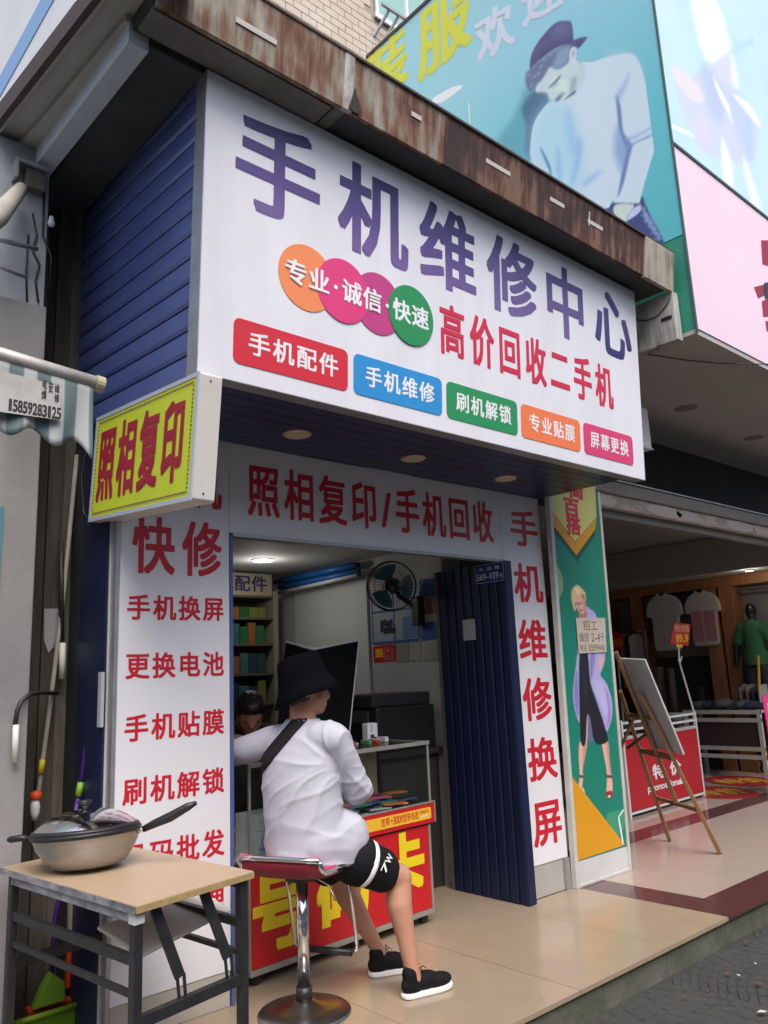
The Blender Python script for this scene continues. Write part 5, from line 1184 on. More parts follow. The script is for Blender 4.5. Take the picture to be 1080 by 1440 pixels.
# printed woman
M_lil = tone('lilac_print',178,172,216,.62,9,(3,1,.5)); M_dk = tone('dark_print',36,33,40,.5,10); M_sk = tone('skin_print',226,178,158,.72,14); M_bl = tone('blonde_print',218,194,146,.6,22)
z4_ = lambda *p: [(795+x/4.364, 810+y/4.364) for x, y in p]
LIL, LID, SKN, SKD = (172,164,212), (122,108,176), (220,170,152), (176,120,108)
wom = [(z4_((125,190),(150,205),(188,250),(240,470),(228,560),(212,610),(250,660),(280,760),(284,850),(266,925),(246,952),(222,880),(180,740),(150,650),(140,560),(132,470),(85,470),(80,640),(86,800),(88,905),(60,840),(44,740),(50,640),(70,480),(88,260),(110,245)), LIL, 1, 1),
 (z4_((60,600),(72,600),(80,800),(70,860),(50,740)), LID, 2, .8), (z4_((150,480),(180,480),(165,600),(150,640)), LID, 2, .7), (z4_((170,640),(230,660),(262,780),(250,860),(205,760)), (186,180,224), 4, .7), (z4_((240,690),(262,740),(274,860),(250,930),(262,820)), (150,96,170), 2, .7), (z4_((178,730),(215,830),(240,930),(228,900),(196,800)), LID, 2, .7),
 (z4_((205,500),(228,500),(220,560),(205,570)), SKN, 1, 1),
 (z4_((85,1018),(130,1018),(116,1110),(102,1190),(106,1240),(92,1330),(76,1372),(58,1382),(75,1300),(85,1220),(80,1110)), SKN, .8, 1), (z4_((108,1020),(130,1020),(112,1120),(102,1180)), SKD, 2, .7),
 (z4_((222,1016),(258,1016),(266,1110),(276,1200),(286,1270),(282,1340),(250,1352),(252,1260),(250,1190),(232,1090)), SKN, .8, 1), (z4_((246,1020),(260,1020),(272,1180),(280,1260),(262,1180)), SKD, 2, .6),
 (z4_((132,840),(152,890),(176,1000),(135,1004)), (92,104,142), 1, 1), (z4_((122,860),(134,860),(130,1010),(116,1010)), SKN, 1, 1),
 (z4_((88,470),(132,470),(148,650),(190,780),(240,930),(256,1014),(180,1026),(152,885),(137,845),(128,880),(120,1026),(92,1020),(84,800)), (34,31,40), .8, 1), (z4_((110,520),(122,600),(128,760),(112,700)), (58,54,66), 3, .6),
 (z4_((80,1220),(110,1226),(108,1240),(80,1234)), (70,60,62), .7, .9), (z4_((246,1222),(284,1224),(284,1238),(247,1236)), (70,60,62), .7, .9),
 (z4_((56,1372),(74,1340),(92,1335),(80,1368),(66,1392)), (150,70,120), .8, 1), (z4_((98,1300),(112,1310),(118,1350),(104,1370)), (206,196,120), .8, 1), (z4_((248,1325),(284,1320),(280,1356),(250,1358)), (150,40,50), .8, 1), (z4_((258,1346),(274,1344),(272,1358),(258,1360)), (230,180,170), .6, 1),
 (z4_((84,215),(122,210),(126,256),(84,258)), SKD, 1, 1),
 (z4_((48,150),(72,122),(105,138),(120,165),(124,205),(110,232),(90,228),(68,202)), SKN, .8, 1), (z4_((56,165),(96,160),(98,172),(60,180)), (150,104,96), 1, .7), (z4_((82,208),(100,204),(100,214),(86,216)), (170,60,70), .7, .9), (z4_((74,180),(82,180),(84,200),(74,198)), SKD, 1, .6), (z4_((104,150),(122,170),(122,205),(110,228)), SKD, 2, .6),
 (z4_((34,135),(38,82),(70,54),(102,82),(122,110),(120,152),(98,132),(72,124),(52,150),(60,210),(48,200)), (216,186,140), .9, 1), (z4_((60,70),(90,90),(80,110),(56,100)), (240,216,178), 2, .8), (z4_((98,110),(116,120),(114,146),(98,130)), (150,110,76), 1.5, .8)]
(a_, b_), (c_, d_) = fbb_(FP, [(800,818),(868,1140),(800,1140),(868,818)])
softprint(FP, pb, 'printed_woman', M_grn, ((max(a_, L0+.04), b_), (min(c_, L1-.034), d_)), wom, .0042, .0047, 1.1)
pp('orange_corner_print', [(801,1092),(822,1118),(806,1140),(803,1120)], flat('orange_print',214,150,20), .0045, False) if False else None
# pinned paper
pn_ = thing('pinned_notice', 'cream handwritten paper taped over the fashion poster', 'notice', FP.pt(*FP.uv(830,918)))
q = pxpoly(FP, [(808,869),(849,869),(851,917),(812,919)]); MB().prism(FP, q, .0105, .012).build('paper', mat('cream_paper', (.58,.52,.42), .8, col2=(.50,.44,.35), nscale=12), pn_)
M_ink = flat('faded_ink',90,76,66)
for s, p, r in (('招工',(818,887),(838,873)), ('缝纫 2-4千',(813,903),(848,890)), ('电话 13599440',(814,916),(848,906))):
    (u0, v0), (u1, v1) = FP.uv(*p), FP.uv(*r); text(FP, pn_, s, u0, u1, v0, v1, M_ink, bold=0, fill=.9, n0=.0145)

# sign box of the neighbour: teal side with printed man, pale blue and pink front
nb_ = thing('corner_sign_box', 'big corner billboard box with teal side showing a printed man', 'billboard', (3.5,-.8,3.7))
TOPE = 8.18; D1 = 2.14
MB().box((3.056, -1.142, 3.70), (9.5, 2.1, 3.74)).build('underside', mat('grey_soffit_board', (.48,.46,.43), .8, col2=(.38,.365,.34), nscale=2.2, namt=.8), nb_)
M_teal = grad('teal_vinyl_with_glare', [(0, srgb(92,190,198)), (.5, srgb(112,204,214)), (1, srgb(158,216,232))], 'Z', 4.3, 6.9)  # teal print, paler upward with the washing glare put into its colour
sidep = [(-D1, TOPE), (-D1, 4.45), (1.148, 4.45), (1.148, TOPE)]
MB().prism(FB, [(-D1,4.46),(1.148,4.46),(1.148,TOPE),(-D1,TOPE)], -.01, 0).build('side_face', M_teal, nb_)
MB().prism(FB, [(-D1,3.735),(1.148,3.735),(1.148,4.458),(-D1,4.458)], -.02, -.004).build('green_lower_face', flat('sea_green_sheet',48,140,116), nb_)
MB().fbox(FB, -D1, TOPE+.001, 1.15, TOPE+.04, -.03, .012).build('top_trim', mat('dark_edge', (.07,.055,.048), .8), nb_)
MB().fbox(FB, 1.149, 3.70, 1.158, 8.9, -.02, .006).build('corner_trim', mat('dark_green_trim', (.05,.09,.08), .6), nb_)
MB().fbox(FN, .006, 3.74, 6.4, 5.19, -.02, .0).build('pink_face', mat('pink_vinyl', srgb(242,214,228), .5, col2=srgb(236,208,222), nscale=1), nb_)
MB().fbox(FN, .006, 5.215, 6.4, 8.9, -.02, .0).build('pale_blue_face', mat('pale_blue_vinyl', srgb(205,232,240), .45, col2=srgb(190,224,236), nscale=.8), nb_)
MB().fbox(FN, .004, 5.191, 6.4, 5.214, -.02, .01).build('divider', mat('dark_green_trim', (.05,.09,.08), .6), nb_)
def bp(name, pts, c, n0, smooth=True): return printed(FB, nb_, name, pts, tone('ad_%d_%d_%d'%c, *c, .84, 2.6, (1,1.6,.6)), n0, smooth)
FBc = Frame((3.05,0,0),(0,-1,0),(0,0,1))
(u0, v0), (u1, v1) = FB.uv(585,128), FB.uv(660,0)
def bt(ch, bl, br, tl, m):
    # slanted advertising character: corner pixels bottom-left, bottom-right, top-left
    P, Q, R_ = [FB.pt(*FB.uv(*p)) for p in (bl, br, tl)]; fr = Frame(P, (Q-P), (R_-P)); fr.n = FB.n
    text(fr, nb_, ch, 0, (Q-P).length, 0, (R_-P).length, m, bold=.03, fill=1, n0=.0038)
M_ay = flat('ad_yellow',214,222,80); M_aw = flat('ad_white',214,226,240)
bt('装', (536,128), (572,92), (534,98), M_ay) if False else None
bt('服', (590,118), (662,62), (588,22), M_ay); bt('装', (520,160), (574,112), (516,80), M_ay)
bt('欢', (674,92), (724,62), (668,30), M_aw); bt('迎', (736,42), (792,8), (734,-24), M_aw)
def zz_(pts, k, ox, oy): return [(ox+x/k, oy+y/k) for x, y in pts]
z1_ = lambda *p: zz_(p, 10.8, 735, 20)
z2_ = lambda *p: zz_(p, 5.143, 740, 70)
HT, SW = (84,84,128), (196,214,232)
man = [
 ([(744,118),(722,165),(700,196),(716,216),(746,226),(772,150)], (78,150,166), 7, .75),
 ([(752,128),(772,138),(764,165),(752,190),(748,224),(738,214),(740,178),(734,152)], (70,104,132), 4, .9),
 ([(608,139),(637,122),(651,122),(620,145)], (214,222,236), .7, 1), ([(658,145),(660,145),(662,172),(660,172)], (200,226,230), .6, .9),
 (z2_((640,1100),(660,1065),(830,1060),(860,1110),(900,1200),(950,1290),(1000,1400),(960,1420),(800,1320),(720,1245),(560,1170)), (62,70,118), 1.2, 1),
 (z2_((400,95),(480,85),(600,50),(735,25),(800,60),(850,190),(900,380),(935,520),(945,600),(940,680),(880,880),(830,1060),(808,1115),(660,1112),(620,1092),(570,1150),(330,1000),(180,905),(40,815),(35,640),(60,520),(110,440),(175,375),(250,390),(300,350),(350,300),(370,200)), SW, 1.1, 1),
 (z2_((175,375),(320,420),(400,700),(420,1000),(330,1000),(40,815),(35,640),(60,520)), (160,206,228), 16, .7),
 (z2_((600,60),(735,40),(830,200),(800,400),(700,380),(620,300)), (196,212,232), 14, .6),
 (z2_((650,330),(680,400),(690,500),(704,600),(764,690),(748,770),(705,960),(662,1062),(690,900),(706,800),(716,720),(676,600),(662,480)), (84,100,150), 2.5, .85),
 (z2_((655,560),(700,640),(742,700),(730,760),(690,880),(655,800),(635,720)), (126,154,192), 8, .8),
 (z2_((740,690),(820,650),(900,610),(940,575),(936,600),(880,640),(800,672),(752,712)), (118,142,182), 2.5, .8),
 (z2_((715,640),(800,612),(900,556),(905,574),(800,634),(730,660)), (134,158,194), 3, .6),
 (z2_((650,330),(700,250),(745,170),(722,270),(672,368)), (140,166,198), 5, .7),
 (z2_((105,710),(150,790),(178,860),(180,905),(158,850),(120,760)), (74,98,140), 2.5, .9),
 (z2_((228,700),(252,850),(246,960),(222,860)), (122,172,204), 6, .7), (z2_((370,640),(402,700),(372,850),(328,970),(356,820)), (126,170,202), 8, .8), (z2_((420,950),(520,880),(545,890),(440,975)), (134,174,204), 6, .7), (z2_((300,430),(350,600),(330,760),(296,600)), (130,180,208), 9, .6), (z2_((500,700),(580,760),(560,900),(500,840)), (192,214,230), 10, .6),
 (z2_((655,1106),(812,1110),(812,1120),(655,1118)), (84,94,130), 1, .9),
 (z2_((648,1120),(782,1122),(735,1200),(715,1250),(636,1190)), (196,208,196), 1.5, 1), (z2_((822,1120),(826,1170),(722,1240),(760,1165)), (186,198,228), 1.5, 1),
] + [(z2_((840+k*26,1150+k*44),(858+k*24,1140+k*44),(880+k*22,1230+k*34),(860+k*24,1240+k*34)), (140,160,200), 1, .75) for k in range(5)] + [(z2_((835+k*24,1190+k*42),(930+k*14,1215+k*36),(928+k*14,1228+k*36),(833+k*24,1204+k*42)), (136,154,196), .8, .6) for k in range(5)] + [
 (z2_((360,110),(430,112),(420,220),(350,330),(300,350),(320,250)), (186,204,204), 4, .9),
 (z1_((220,1190),(200,1120),(260,1000),(330,900),(400,800),(560,760),(700,640),(830,700),(862,770),(830,900),(806,1100),(790,1190),(700,1265),(640,1335),(580,1372),(520,1350),(480,1312),(430,1300),(390,1260),(350,1192)), (190,208,212), 1, 1),
 (z1_((440,1000),(600,980),(700,1050),(640,1200),(520,1160)), (204,222,214), 5, .8), (z1_((740,990),(806,950),(812,1090),(720,1190)), (138,160,166), 3, .7),
 (z1_((640,1292),(722,1212),(805,1150),(792,1204),(700,1262)), (84,98,116), 1.6, .9), (z1_((392,1120),(480,1020),(562,935),(575,960),(500,1055),(430,1105)), (94,114,132), 1.3, .9), (z1_((440,1110),(520,1050),(560,1060),(480,1120)), (160,180,186), 1.5, .6),
 (z1_((480,1312),(555,1212),(605,1180),(640,1205),(600,1262),(545,1335)), (140,150,170), 1.5, .8), (z1_((500,1290),(560,1240),(590,1250),(530,1310)), (100,110,130), .9, .8), (z1_((215,1188),(350,1180),(395,1258),(330,1232)), (120,138,156), 1.8, .8),
 (z1_((40,1035),(55,890),(120,830),(300,680),(480,560),(680,450),(770,470),(722,570),(702,720),(540,836),(425,800),(380,850),(300,985),(225,1060),(140,1165),(88,1150)), (98,108,140), 2.5, .95),
 (z1_((540,560),(680,480),(722,520),(692,700),(560,810),(455,805),(500,660)), (132,158,180), 4, .85),
] + [(z1_((x,y),(x+46,y-34),(x+60,y-10),(x+14,y+28)), (170,186,206), 1.6, .4) for x, y in ((300,690),(215,900),(250,800),(150,950),(400,620),(110,1080),(60,930))] + [
 (z1_((710,600),(738,520),(790,500),(816,560),(812,660),(770,765),(718,724)), (196,204,218), 1.2, 1), (z1_((752,570),(780,550),(790,600),(765,660)), (140,150,168), 1.5, .7),
 (z1_((112,835),(114,700),(150,570),(250,400),(380,240),(500,130),(620,100),(720,105),(752,160),(772,300),(782,386),(870,355),(975,345),(962,388),(850,522),(820,512),(760,486),(700,456),(560,488),(400,580),(280,680),(160,785)), HT, .9, 1),
 (z1_((130,800),(280,680),(560,490),(700,450),(690,400),(480,430),(250,590)), (70,70,112), 5, .8), (z1_((520,180),(660,140),(700,240),(600,330),(460,330)), (110,108,152), 8, .7), (z1_((800,420),(900,380),(950,375),(850,500)), (74,74,112), 3, .7)]
def fbb(fr, pts): q = [fr.uv(*p) for p in pts]; return (min(a for a, b in q), min(b for a, b in q)), (max(a for a, b in q), max(b for a, b in q))
(a_, b_), (c_, d_) = fbb(FB, [(600,110),(690,220),(745,20),(930,355),(830,20),(935,330),(752,250)])
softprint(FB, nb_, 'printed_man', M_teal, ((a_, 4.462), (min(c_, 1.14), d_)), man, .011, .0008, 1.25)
# faint printed figure on the pale blue front, white glare painted in
z3_ = lambda *p: zz_(p, 4.367, 930, 0)
fig = [(z3_((190,-20),(320,-20),(400,180),(450,400),(470,520),(440,540),(330,420),(260,330),(210,150)), (246,247,252), 6, .95),
 (z3_((240,420),(300,400),(420,330),(440,520),(540,640),(600,760),(570,980),(480,1000),(380,990),(250,930),(190,820),(110,640),(90,520),(70,420),(160,500)), (206,212,234), 5, .9),
 (z3_((240,420),(300,420),(380,640),(360,760),(280,640)), (178,194,222), 8, .7), (z3_((340,500),(440,570),(540,680),(560,780),(500,900),(440,760),(400,650)), (190,202,230), 7, .7), (z3_((510,760),(560,760),(565,970),(520,960)), (176,204,226), 5, .7),
 (z3_((70,400),(180,480),(262,590),(240,635),(160,600),(80,480)), (232,222,234), 3, .95), (z3_((210,700),(280,760),(300,900),(240,880)), (228,212,226), 8, .6),
 (z3_((320,470),(345,520),(410,640),(435,760),(410,700),(350,580)), (248,250,253), 2, .9), (z3_((440,580),(540,640),(610,770),(580,760),(510,670)), (248,250,253), 3, .9),
 (z3_((65,760),(190,820),(185,840),(65,785)), (245,250,252), 2, .9), (z3_((370,850),(430,1000),(440,1150),(385,1100)), (246,250,252), 4, .9), (z3_((505,970),(560,1100),(610,1280),(570,1290),(520,1100)), (246,250,252), 4, .9),
 (z3_((430,300),(600,210),(655,200),(560,270),(440,330)), (170,208,224), 6, .6), (z3_((560,-10),(620,-10),(640,60),(600,200),(570,170)), (244,248,252), 3, .9)]
softprint(FN, nb_, 'printed_figure', MATS['pale_blue_vinyl'], ((.008, 5.22), (2.0, 7.4)), fig, .014, .0008)
M_ared = flat('sign_red',150,30,52)
for pts in ([(1070,338),(1100,338),(1100,380),(1072,372)], [(1060,404),(1082,398),(1082,412),(1066,420)], [(1071,424),(1090,415),(1090,445),(1073,446)], [(1076,452),(1100,446),(1100,468),(1078,466)]):
    printed(FN, nb_, 'sign_stroke', pts, M_ared, .004, False)
MB().prism(FN, pxpoly(FN, [(1074,398),(1090,396),(1090,418),(1075,420)]), .004, .006).build('sign_stroke', flat('sign_dark',40,50,60), nb_)
# white duct under the canopy end
dc = thing('stained_duct', 'stained white metal duct below the canopy end by the green panel', 'duct', (3.0,-.7,3.66))
MB().box((2.965, -1.055, 3.665), (3.04, .3, 4.03)).build('casing', rust_mat('rust_stained_white', (.50,.49,.45), (.24,.12,.05), .62, 11), dc, bevel=.004)
MB().box((2.960, -1.03, 3.83), (2.966, -.95, 3.855)).build('dark_bracket', M_blkm, dc)
mb = MB(); mb.tube([(2.958,-.76,3.92),(2.955,-.83,3.885),(2.955,-.92,3.88),(2.957,-1.0,3.93),(2.957,-1.04,3.985)], .004, 6); meshthing('loose_wire', mb, M_blk, 'thin loose wire looped on the stained white duct', 'wire', smooth=True)
mb = MB(); mb.tube([onY(902,497,-.72), onY(960,506,-.85), onY(1010,511,-1.0), onY(1060,512,-1.2), onY(1130,512,-1.4)], .004, 6); meshthing('overhead_wire', mb, M_blk, 'thin black wire crossing in front of the pink sign', 'wire', smooth=True)
wb = thing('small_light_box', 'small white light box peeking out behind the main sign', 'light box', (3.2,-.3,3.0))
a = onY(896,570,-.5); b = onY(917,633,-.5)
MB().box((a.x, -.5, b.z), (b.x, -.43, a.z)).build('box', mat('cream_white_plastic', (.66,.63,.58), .4), wb, bevel=.004); mb = MB().box((a.x-.003, -.51, b.z-.003), (b.x+.003, -.501, b.z+.012)); mb.build('frame', M_alu, wb)
MB().box((a.x+.05, -.47, a.z+.001), (a.x+.08, -.44, 3.70)).build('hanger', M_alu, wb)
# recessed ceiling spots in the outside soffit
for k, p in enumerate(((965,574), (1060,616))):
    c = onZ(*p, 3.698); t = thing('recessed_spot', ('unlit recessed spot in the grey soffit nearer the white light box', 'unlit recessed spot in the grey soffit above the dark shop fascia')[k], 'spotlight', c, 'spots in the outside soffit')
    MB().lathe([(.085,-.004),(.10,.0),(.10,.002)], c, 24).build('rim', mat('dull_rim', (.22,.20,.18), .5), t); MB().lathe([(0,-.002),(.084,-.002),(.084,.001)], c, 24).build('lens', mat('dull_lens', (.26,.245,.22), .4), t)

# clothes shop shell
M_dark = mat('dark_fascia_board', (.05,.05,.048), .7, col2=(.038,.038,.036), nscale=3)
struct('shop_fascia', MB().box((2.66, .50, 2.90), (9.5, .62, 3.699)), M_dark)
M_cw = mat('shop_wall_paint', (.22,.215,.20), .85); 
struct('wall_far_right', MB().box((9.2, .1, 0), (9.4, 5.2, 3.4)), M_cw); struct('wall_clothes_back', MB().box((2.45, 5.0, 0), (9.199, 5.2, 3.4)), M_cw)
struct('wall_between_shops', MB().box((2.42, .05, 0), (2.62, 4.999, 2.9)), M_cw); struct('clothes_ceiling', MB().box((2.45, .63, 3.1), (9.199, 4.999, 3.3)), mat('shop_ceiling', (.20,.20,.195), .8))
struct('bulkhead', MB().box((8.3, .65, 2.62), (9.199, 4.99, 3.09)), mat('bulkhead_paint', (.30,.30,.285), .8))
rs = thing('shutter_box', 'peeling beige roller shutter housing above the clothes shop entrance', 'shutter box', (5,.0,2.7))
M_bei = mat('peeling_beige_paint', (.40,.34,.27), .75, col2=(.56,.48,.42), nscale=3.5, namt=.12, stretch=(1,1,2))
MB().box((2.66, .0, 2.73), (9.4, .06, 2.84)).build('lower_rail', M_bei, rs, bevel=.004); MB().box((2.66, -.03, 2.842), (9.4, .30, 2.95)).build('housing', mat('grey_beige_metal', (.30,.27,.225), .6, col2=(.24,.215,.18), nscale=4), rs, bevel=.01)
MB().box((2.66, -.045, 2.951), (9.4, .45, 2.962)).build('flashing', M_alu, rs); MB().box((2.66, .062, 2.66), (9.4, .12, 2.838)).build('shutter_curtain', mat('dull_shutter', (.20,.185,.16), .6, .3), rs)
FRS = Frame((0,-.002,0),(1,0,0),(0,0,1)); M_pt = mat('bare_patch', (.58,.50,.45), .9)
for k, (x_, w_, h_) in enumerate(((847,20,10), (935,28,12), (968,20,11), (1000,8,8), (1042,30,12), (1070,16,10))):
    y_ = 706+(x_-847)*.183; u, v = FRS.uv(x_, y_); q = [(u+.011*w_*cos(t)*(1+.25*noise.noise(Vector((k,t,0)))), 2.785+.0042*h_*sin(t)*(1+.4*noise.noise(Vector((k,t*2,5))))) for t in [2*pi*j/14 for j in range(14)]]
    MB().prism(FRS, q, 0, .0015).build('paint_patch', M_pt, rs)
# wooden display bays on the far right wall
M_wd = mat('display_wood', (.34,.15,.06), .5, col2=(.24,.10,.04), nscale=4, stretch=(3,3,.4)); XW = 9.0
by = thing('display_bay', 'brown wooden display bays along the far wall of the clothes shop', 'display bay', (9.1,2,0))
def yb_(px_, X): return onX(px_, 900, X).y
for px_ in (905, 1010, 1034, 858): y_ = yb_(px_, XW); MB().box((XW-.12, y_-.10, 0), (XW+.19, y_+.10, 2.95)).build('upright', M_wd, by, bevel=.005)
MB().box((XW-.14, -.2+.5, 2.62-.14), (XW+.19, 4.9, 2.615)).build('top_rail', M_wd, by)
MB().box((XW+.15, .7, 1.55), (XW+.19, 4.9, 2.47)).build('back_panel', mat('pale_back', (.20,.20,.19), .8), by)
MB().box((XW+.149, .7, .1), (XW+.19, 4.9, 1.549)).build('back_panel', mat('dark_back', (.035,.032,.03), .8), by)
MB().tube([(XW-.02, .8, 2.40), (XW-.02, 4.7, 2.40)], .014, 8).build('hanging_rail', M_chrome, by)
# shirts
def shirt(px0, px1, y0, y1, m, nm, lb, m2=None):
    X = 8.86; c = (onX(px0, y0, X)+onX(px1, y0, X))/2; wd = abs(onX(px1, y0, X).y-onX(px0, y0, X).y); zt, zb_ = onX((px0+px1)/2, y0, X).z, onX((px0+px1)/2, y1, X).z
    t = thing('hanging_shirt', lb, 'shirt', (X, c.y, zb_), 'shirts hanging in the display bay'); Fh = Frame((X, c.y, zb_), (0,-1,0), (0,0,1)); h = zt-zb_; w_ = wd/2
    out = [(-w_*.68,0),(-w_*.2,-.03),(w_*.3,-.03),(w_*.70,0),(w_*.72,h*.55),(w_*.98,h*.60),(w_*.92,h*.80),(w_*.62,h*.94),(w_*.24,h),(0,h*.95),(-w_*.24,h),(-w_*.62,h*.94),(-w_*.92,h*.80),(-w_*.98,h*.60),(-w_*.70,h*.55)]
    mb = MB(); P_ = smoothpoly(out, 3); K = len(P_); 
    mb.prism(Fh, P_, -.05, .03); o = mb.build('body', m, t, bevel=.02)
    if m2: MB().prism(Fh, [(-w_*.66,.02),(w_*.66,.02),(w_*.68,h*.62),(-w_*.66,h*.62)], .031, .033).build('colour_block', m2, t)
    MB().prism(Fh, [(-.10,h*.99),(0,h*.90),(.10,h*.99),(.07,h*1.03),(0,h*.96),(-.07,h*1.03)], .028, .04).build('collar', m, t)
    MB().prism(Fh, [(-.008,.0),(.008,.0),(.008,h*.88),(-.008,h*.88)], .031, .036).build('placket', m, t)
    MB().tube([(X,c.y,zt-.02), (X,c.y,zt+.06), (X-.0,c.y+.015,zt+.09)], .006, 6).build('hanger_hook', M_blk, t)
shirt(906, 958, 836, 912, mat('white_shirt_cloth', (.50,.50,.48), .9), 'white', 'white short sleeved shirt hanging in the wooden display bay')
shirt(960, 1011, 832, 905, mat('offwhite_shirt_cloth', (.48,.45,.43), .9), 'pink', 'white and pink blocked shirt hanging beside the white shirt', mat('pink_shirt_cloth', (.45,.20,.22), .9))
# dark hanging clothes left of the bay and trousers
for k, (px_, y0, y1, c, lb) in enumerate(((868,895,960,(40,44,50),'dark garment hanging at the left of the bays'), (880,896,962,(60,30,34),'maroon garment hanging between dark garments'), (893,895,962,(30,34,44),'navy garment hanging next to the wooden upright'), (930,938,1004,(120,108,90),'khaki trousers hanging below the white shirt'), (946,940,1004,(98,92,84),'grey trousers hanging below the shirts'), (985,965,1000,(26,28,34),'black folded jacket below the pink shirt'))):
    X = 8.8; a = onX(px_-7, y0, X); b = onX(px_+7, y1, X); mb = MB(); n = 6
    vs, fs = [], []
    for i in range(n+1):
        y_ = a.y+(b.y-a.y)*i/n
        for z_, dx in ((a.z,.0), ((a.z+b.z)/2,-.02), (b.z,-.01)): vs.append((X+dx+.02*sin(i*2.1+k), y_, z_))
    for i in range(n):
        for j in range(2): q = i*3+j; fs.append((q, q+1, q+4, q+3))
    o = meshthing('hanging_garment', mb.add(vs, fs), flat('garment_%d'%k, *c, .9), lb, 'garment', 'garments hanging in the clothes shop', smooth=True); s_ = o.modifiers.new('solid','SOLIDIFY'); s_.thickness = .06; s_.offset = 0
gcol = [('charcoal',(44,46,50)), ('navy',(34,42,66)), ('maroon',(84,34,40)), ('khaki',(120,108,88)), ('grey',(104,104,106)), ('teal',(40,76,80)), ('white',(150,150,148))]
for k in range(18):
    nm, c = gcol[(k*5+k//3) % 7]; X = 8.72; px_ = 858+k*2.7 if k < 14 else 1048+(k-14)*9; y0 = 893-(px_-858)*.05 if k < 14 else 962; y1 = 966 if k < 14 else 1000
    a = onX(px_, y0, X); b = onX(px_, y1, X); mb = MB(); mb.box((X-.2, a.y-.012, b.z), (X+.2, a.y+.012, a.z-.05)); mb.prism(Frame((X,a.y,0),(1,0,0),(0,0,1)), [(-.2,a.z-.051),(.2,a.z-.051),(.06,a.z),(-.06,a.z)], -.012, .012)
    mb.v = [(x_, y_+.012*noise.noise(Vector((x_*7,k,z_*3))), z_) for x_, y_, z_ in mb.v]
    meshthing('racked_garment', mb, flat('racked_'+nm, *c, .9), nm+' garment on the crowded rack of the clothes shop', 'garment', 'garments on the crowded rack', bevel=.008)
ya, yz = onX(856,900,8.72).y, onX(900,900,8.72).y; rk = thing('garment_rack', 'chrome rail carrying the crowded row of garments', 'rack', (8.72,(ya+yz)/2,0)); zr = onX(870,891,8.72).z+.02
MB().tube([(8.72,ya+.1,zr),(8.72,yz-.1,zr)], .013, 8).build('rail', M_chrome, rk)
for y_ in (ya+.1, yz-.1): MB().tube([(8.72,y_,0),(8.72,y_,zr)], .014, 8).build('post', M_chrome, rk)
# mannequin
mc = onX(1062,905,8.86); mq = thing('mannequin', 'black mannequin in green T-shirt standing by the far wall', 'mannequin', (8.86, mc.y, 0))
mb = MB(); zz = mc.z+.02; c0 = V(8.86, mc.y, 0)
mb.ball(c0+V(0,0,zz+.42), .085,.075,.11); chain(mb, [(c0+V(0,0,zz+.34),.05),(c0+V(0,0,zz+.26),.055)]); chain(mb, [(c0+V(0,0,zz+.2),.11),(c0+V(0,0,zz-.25),.12)])
for s_ in (-1,1): chain(mb, [(c0+V(0,.17*s_,zz+.2),.055),(c0+V(-.02,.25*s_,zz-.05),.045),(c0+V(-.06,.26*s_,zz-.3),.032)]); chain(mb, [(c0+V(0,.09*s_,zz-.3),.09),(c0+V(0,.10*s_,zz-.7),.065),(c0+V(.0,.10*s_,.1),.045),(c0+V(-.06,.1*s_,.05),.04)])
fuse(mb, 'body', mat('gloss_black_mannequin', (.015,.016,.018), .12), mq, vox=.014, sm=4)
mb = MB(); chain(mb, [(c0+V(0,0,zz+.18),.135),(c0+V(0,0,zz-.30),.155)]); 
for s_ in (-1,1): chain(mb, [(c0+V(0,.14*s_,zz+.19),.085),(c0+V(-.01,.22*s_,zz+.02),.08)])
chain(mb, [(c0+V(0,-.1,zz+.16),.1),(c0+V(0,.1,zz+.16),.1)]); chain(mb, [(c0+V(0,-.07,zz-.2),.12),(c0+V(0,.07,zz-.2),.12)])
ts = fuse(mb, 'shirt', flat('green_tshirt',52,100,66,.9), mq, vox=.014, sm=5)
for v in ts.data.vertices: v.co.z = max(v.co.z, zz-.30)
mb = MB()
for s_ in (-1,1): chain(mb, [(c0+V(0,.09*s_,zz-.36),.115),(c0+V(0,.1*s_,zz-.75),.085),(c0+V(0,.1*s_,.18),.07)])
fuse(mb, 'trousers', mat('dark_denim', (.02,.024,.035), .85), mq, vox=.016, sm=4)
lp = c0+V(-.45,-.25,0); lp.z = 2.6; sp_ = thing('track_spot', 'lit spotlight under the bulkhead above the mannequin', 'spotlight', lp)
MB().lathe([(.05,.0),(.055,.02),(.05,.10),(0,.10)], lp, 18).build('housing', M_blk, sp_, smooth=True); MB().lathe([(0,-.002),(.045,-.002),(.048,.004)], lp, 18).build('lens', mat('lit_lens', (1,.9,.75), .4, emit=14), sp_)
ll = bpy.data.lights.new('spot_light', 'POINT'); ll.energy = 1.8; ll.shadow_soft_size = .05; ll.color = (1,.88,.72); lo = bpy.data.objects.new('spot_light', ll); COL.objects.link(lo); lo.location = lp+V(-.02,0,-.08); attach(lo, sp_)
MB().tube([lp+V(0,0,.099), V(lp.x,lp.y,2.75)], .01, 8).build('stem', M_blk, sp_)
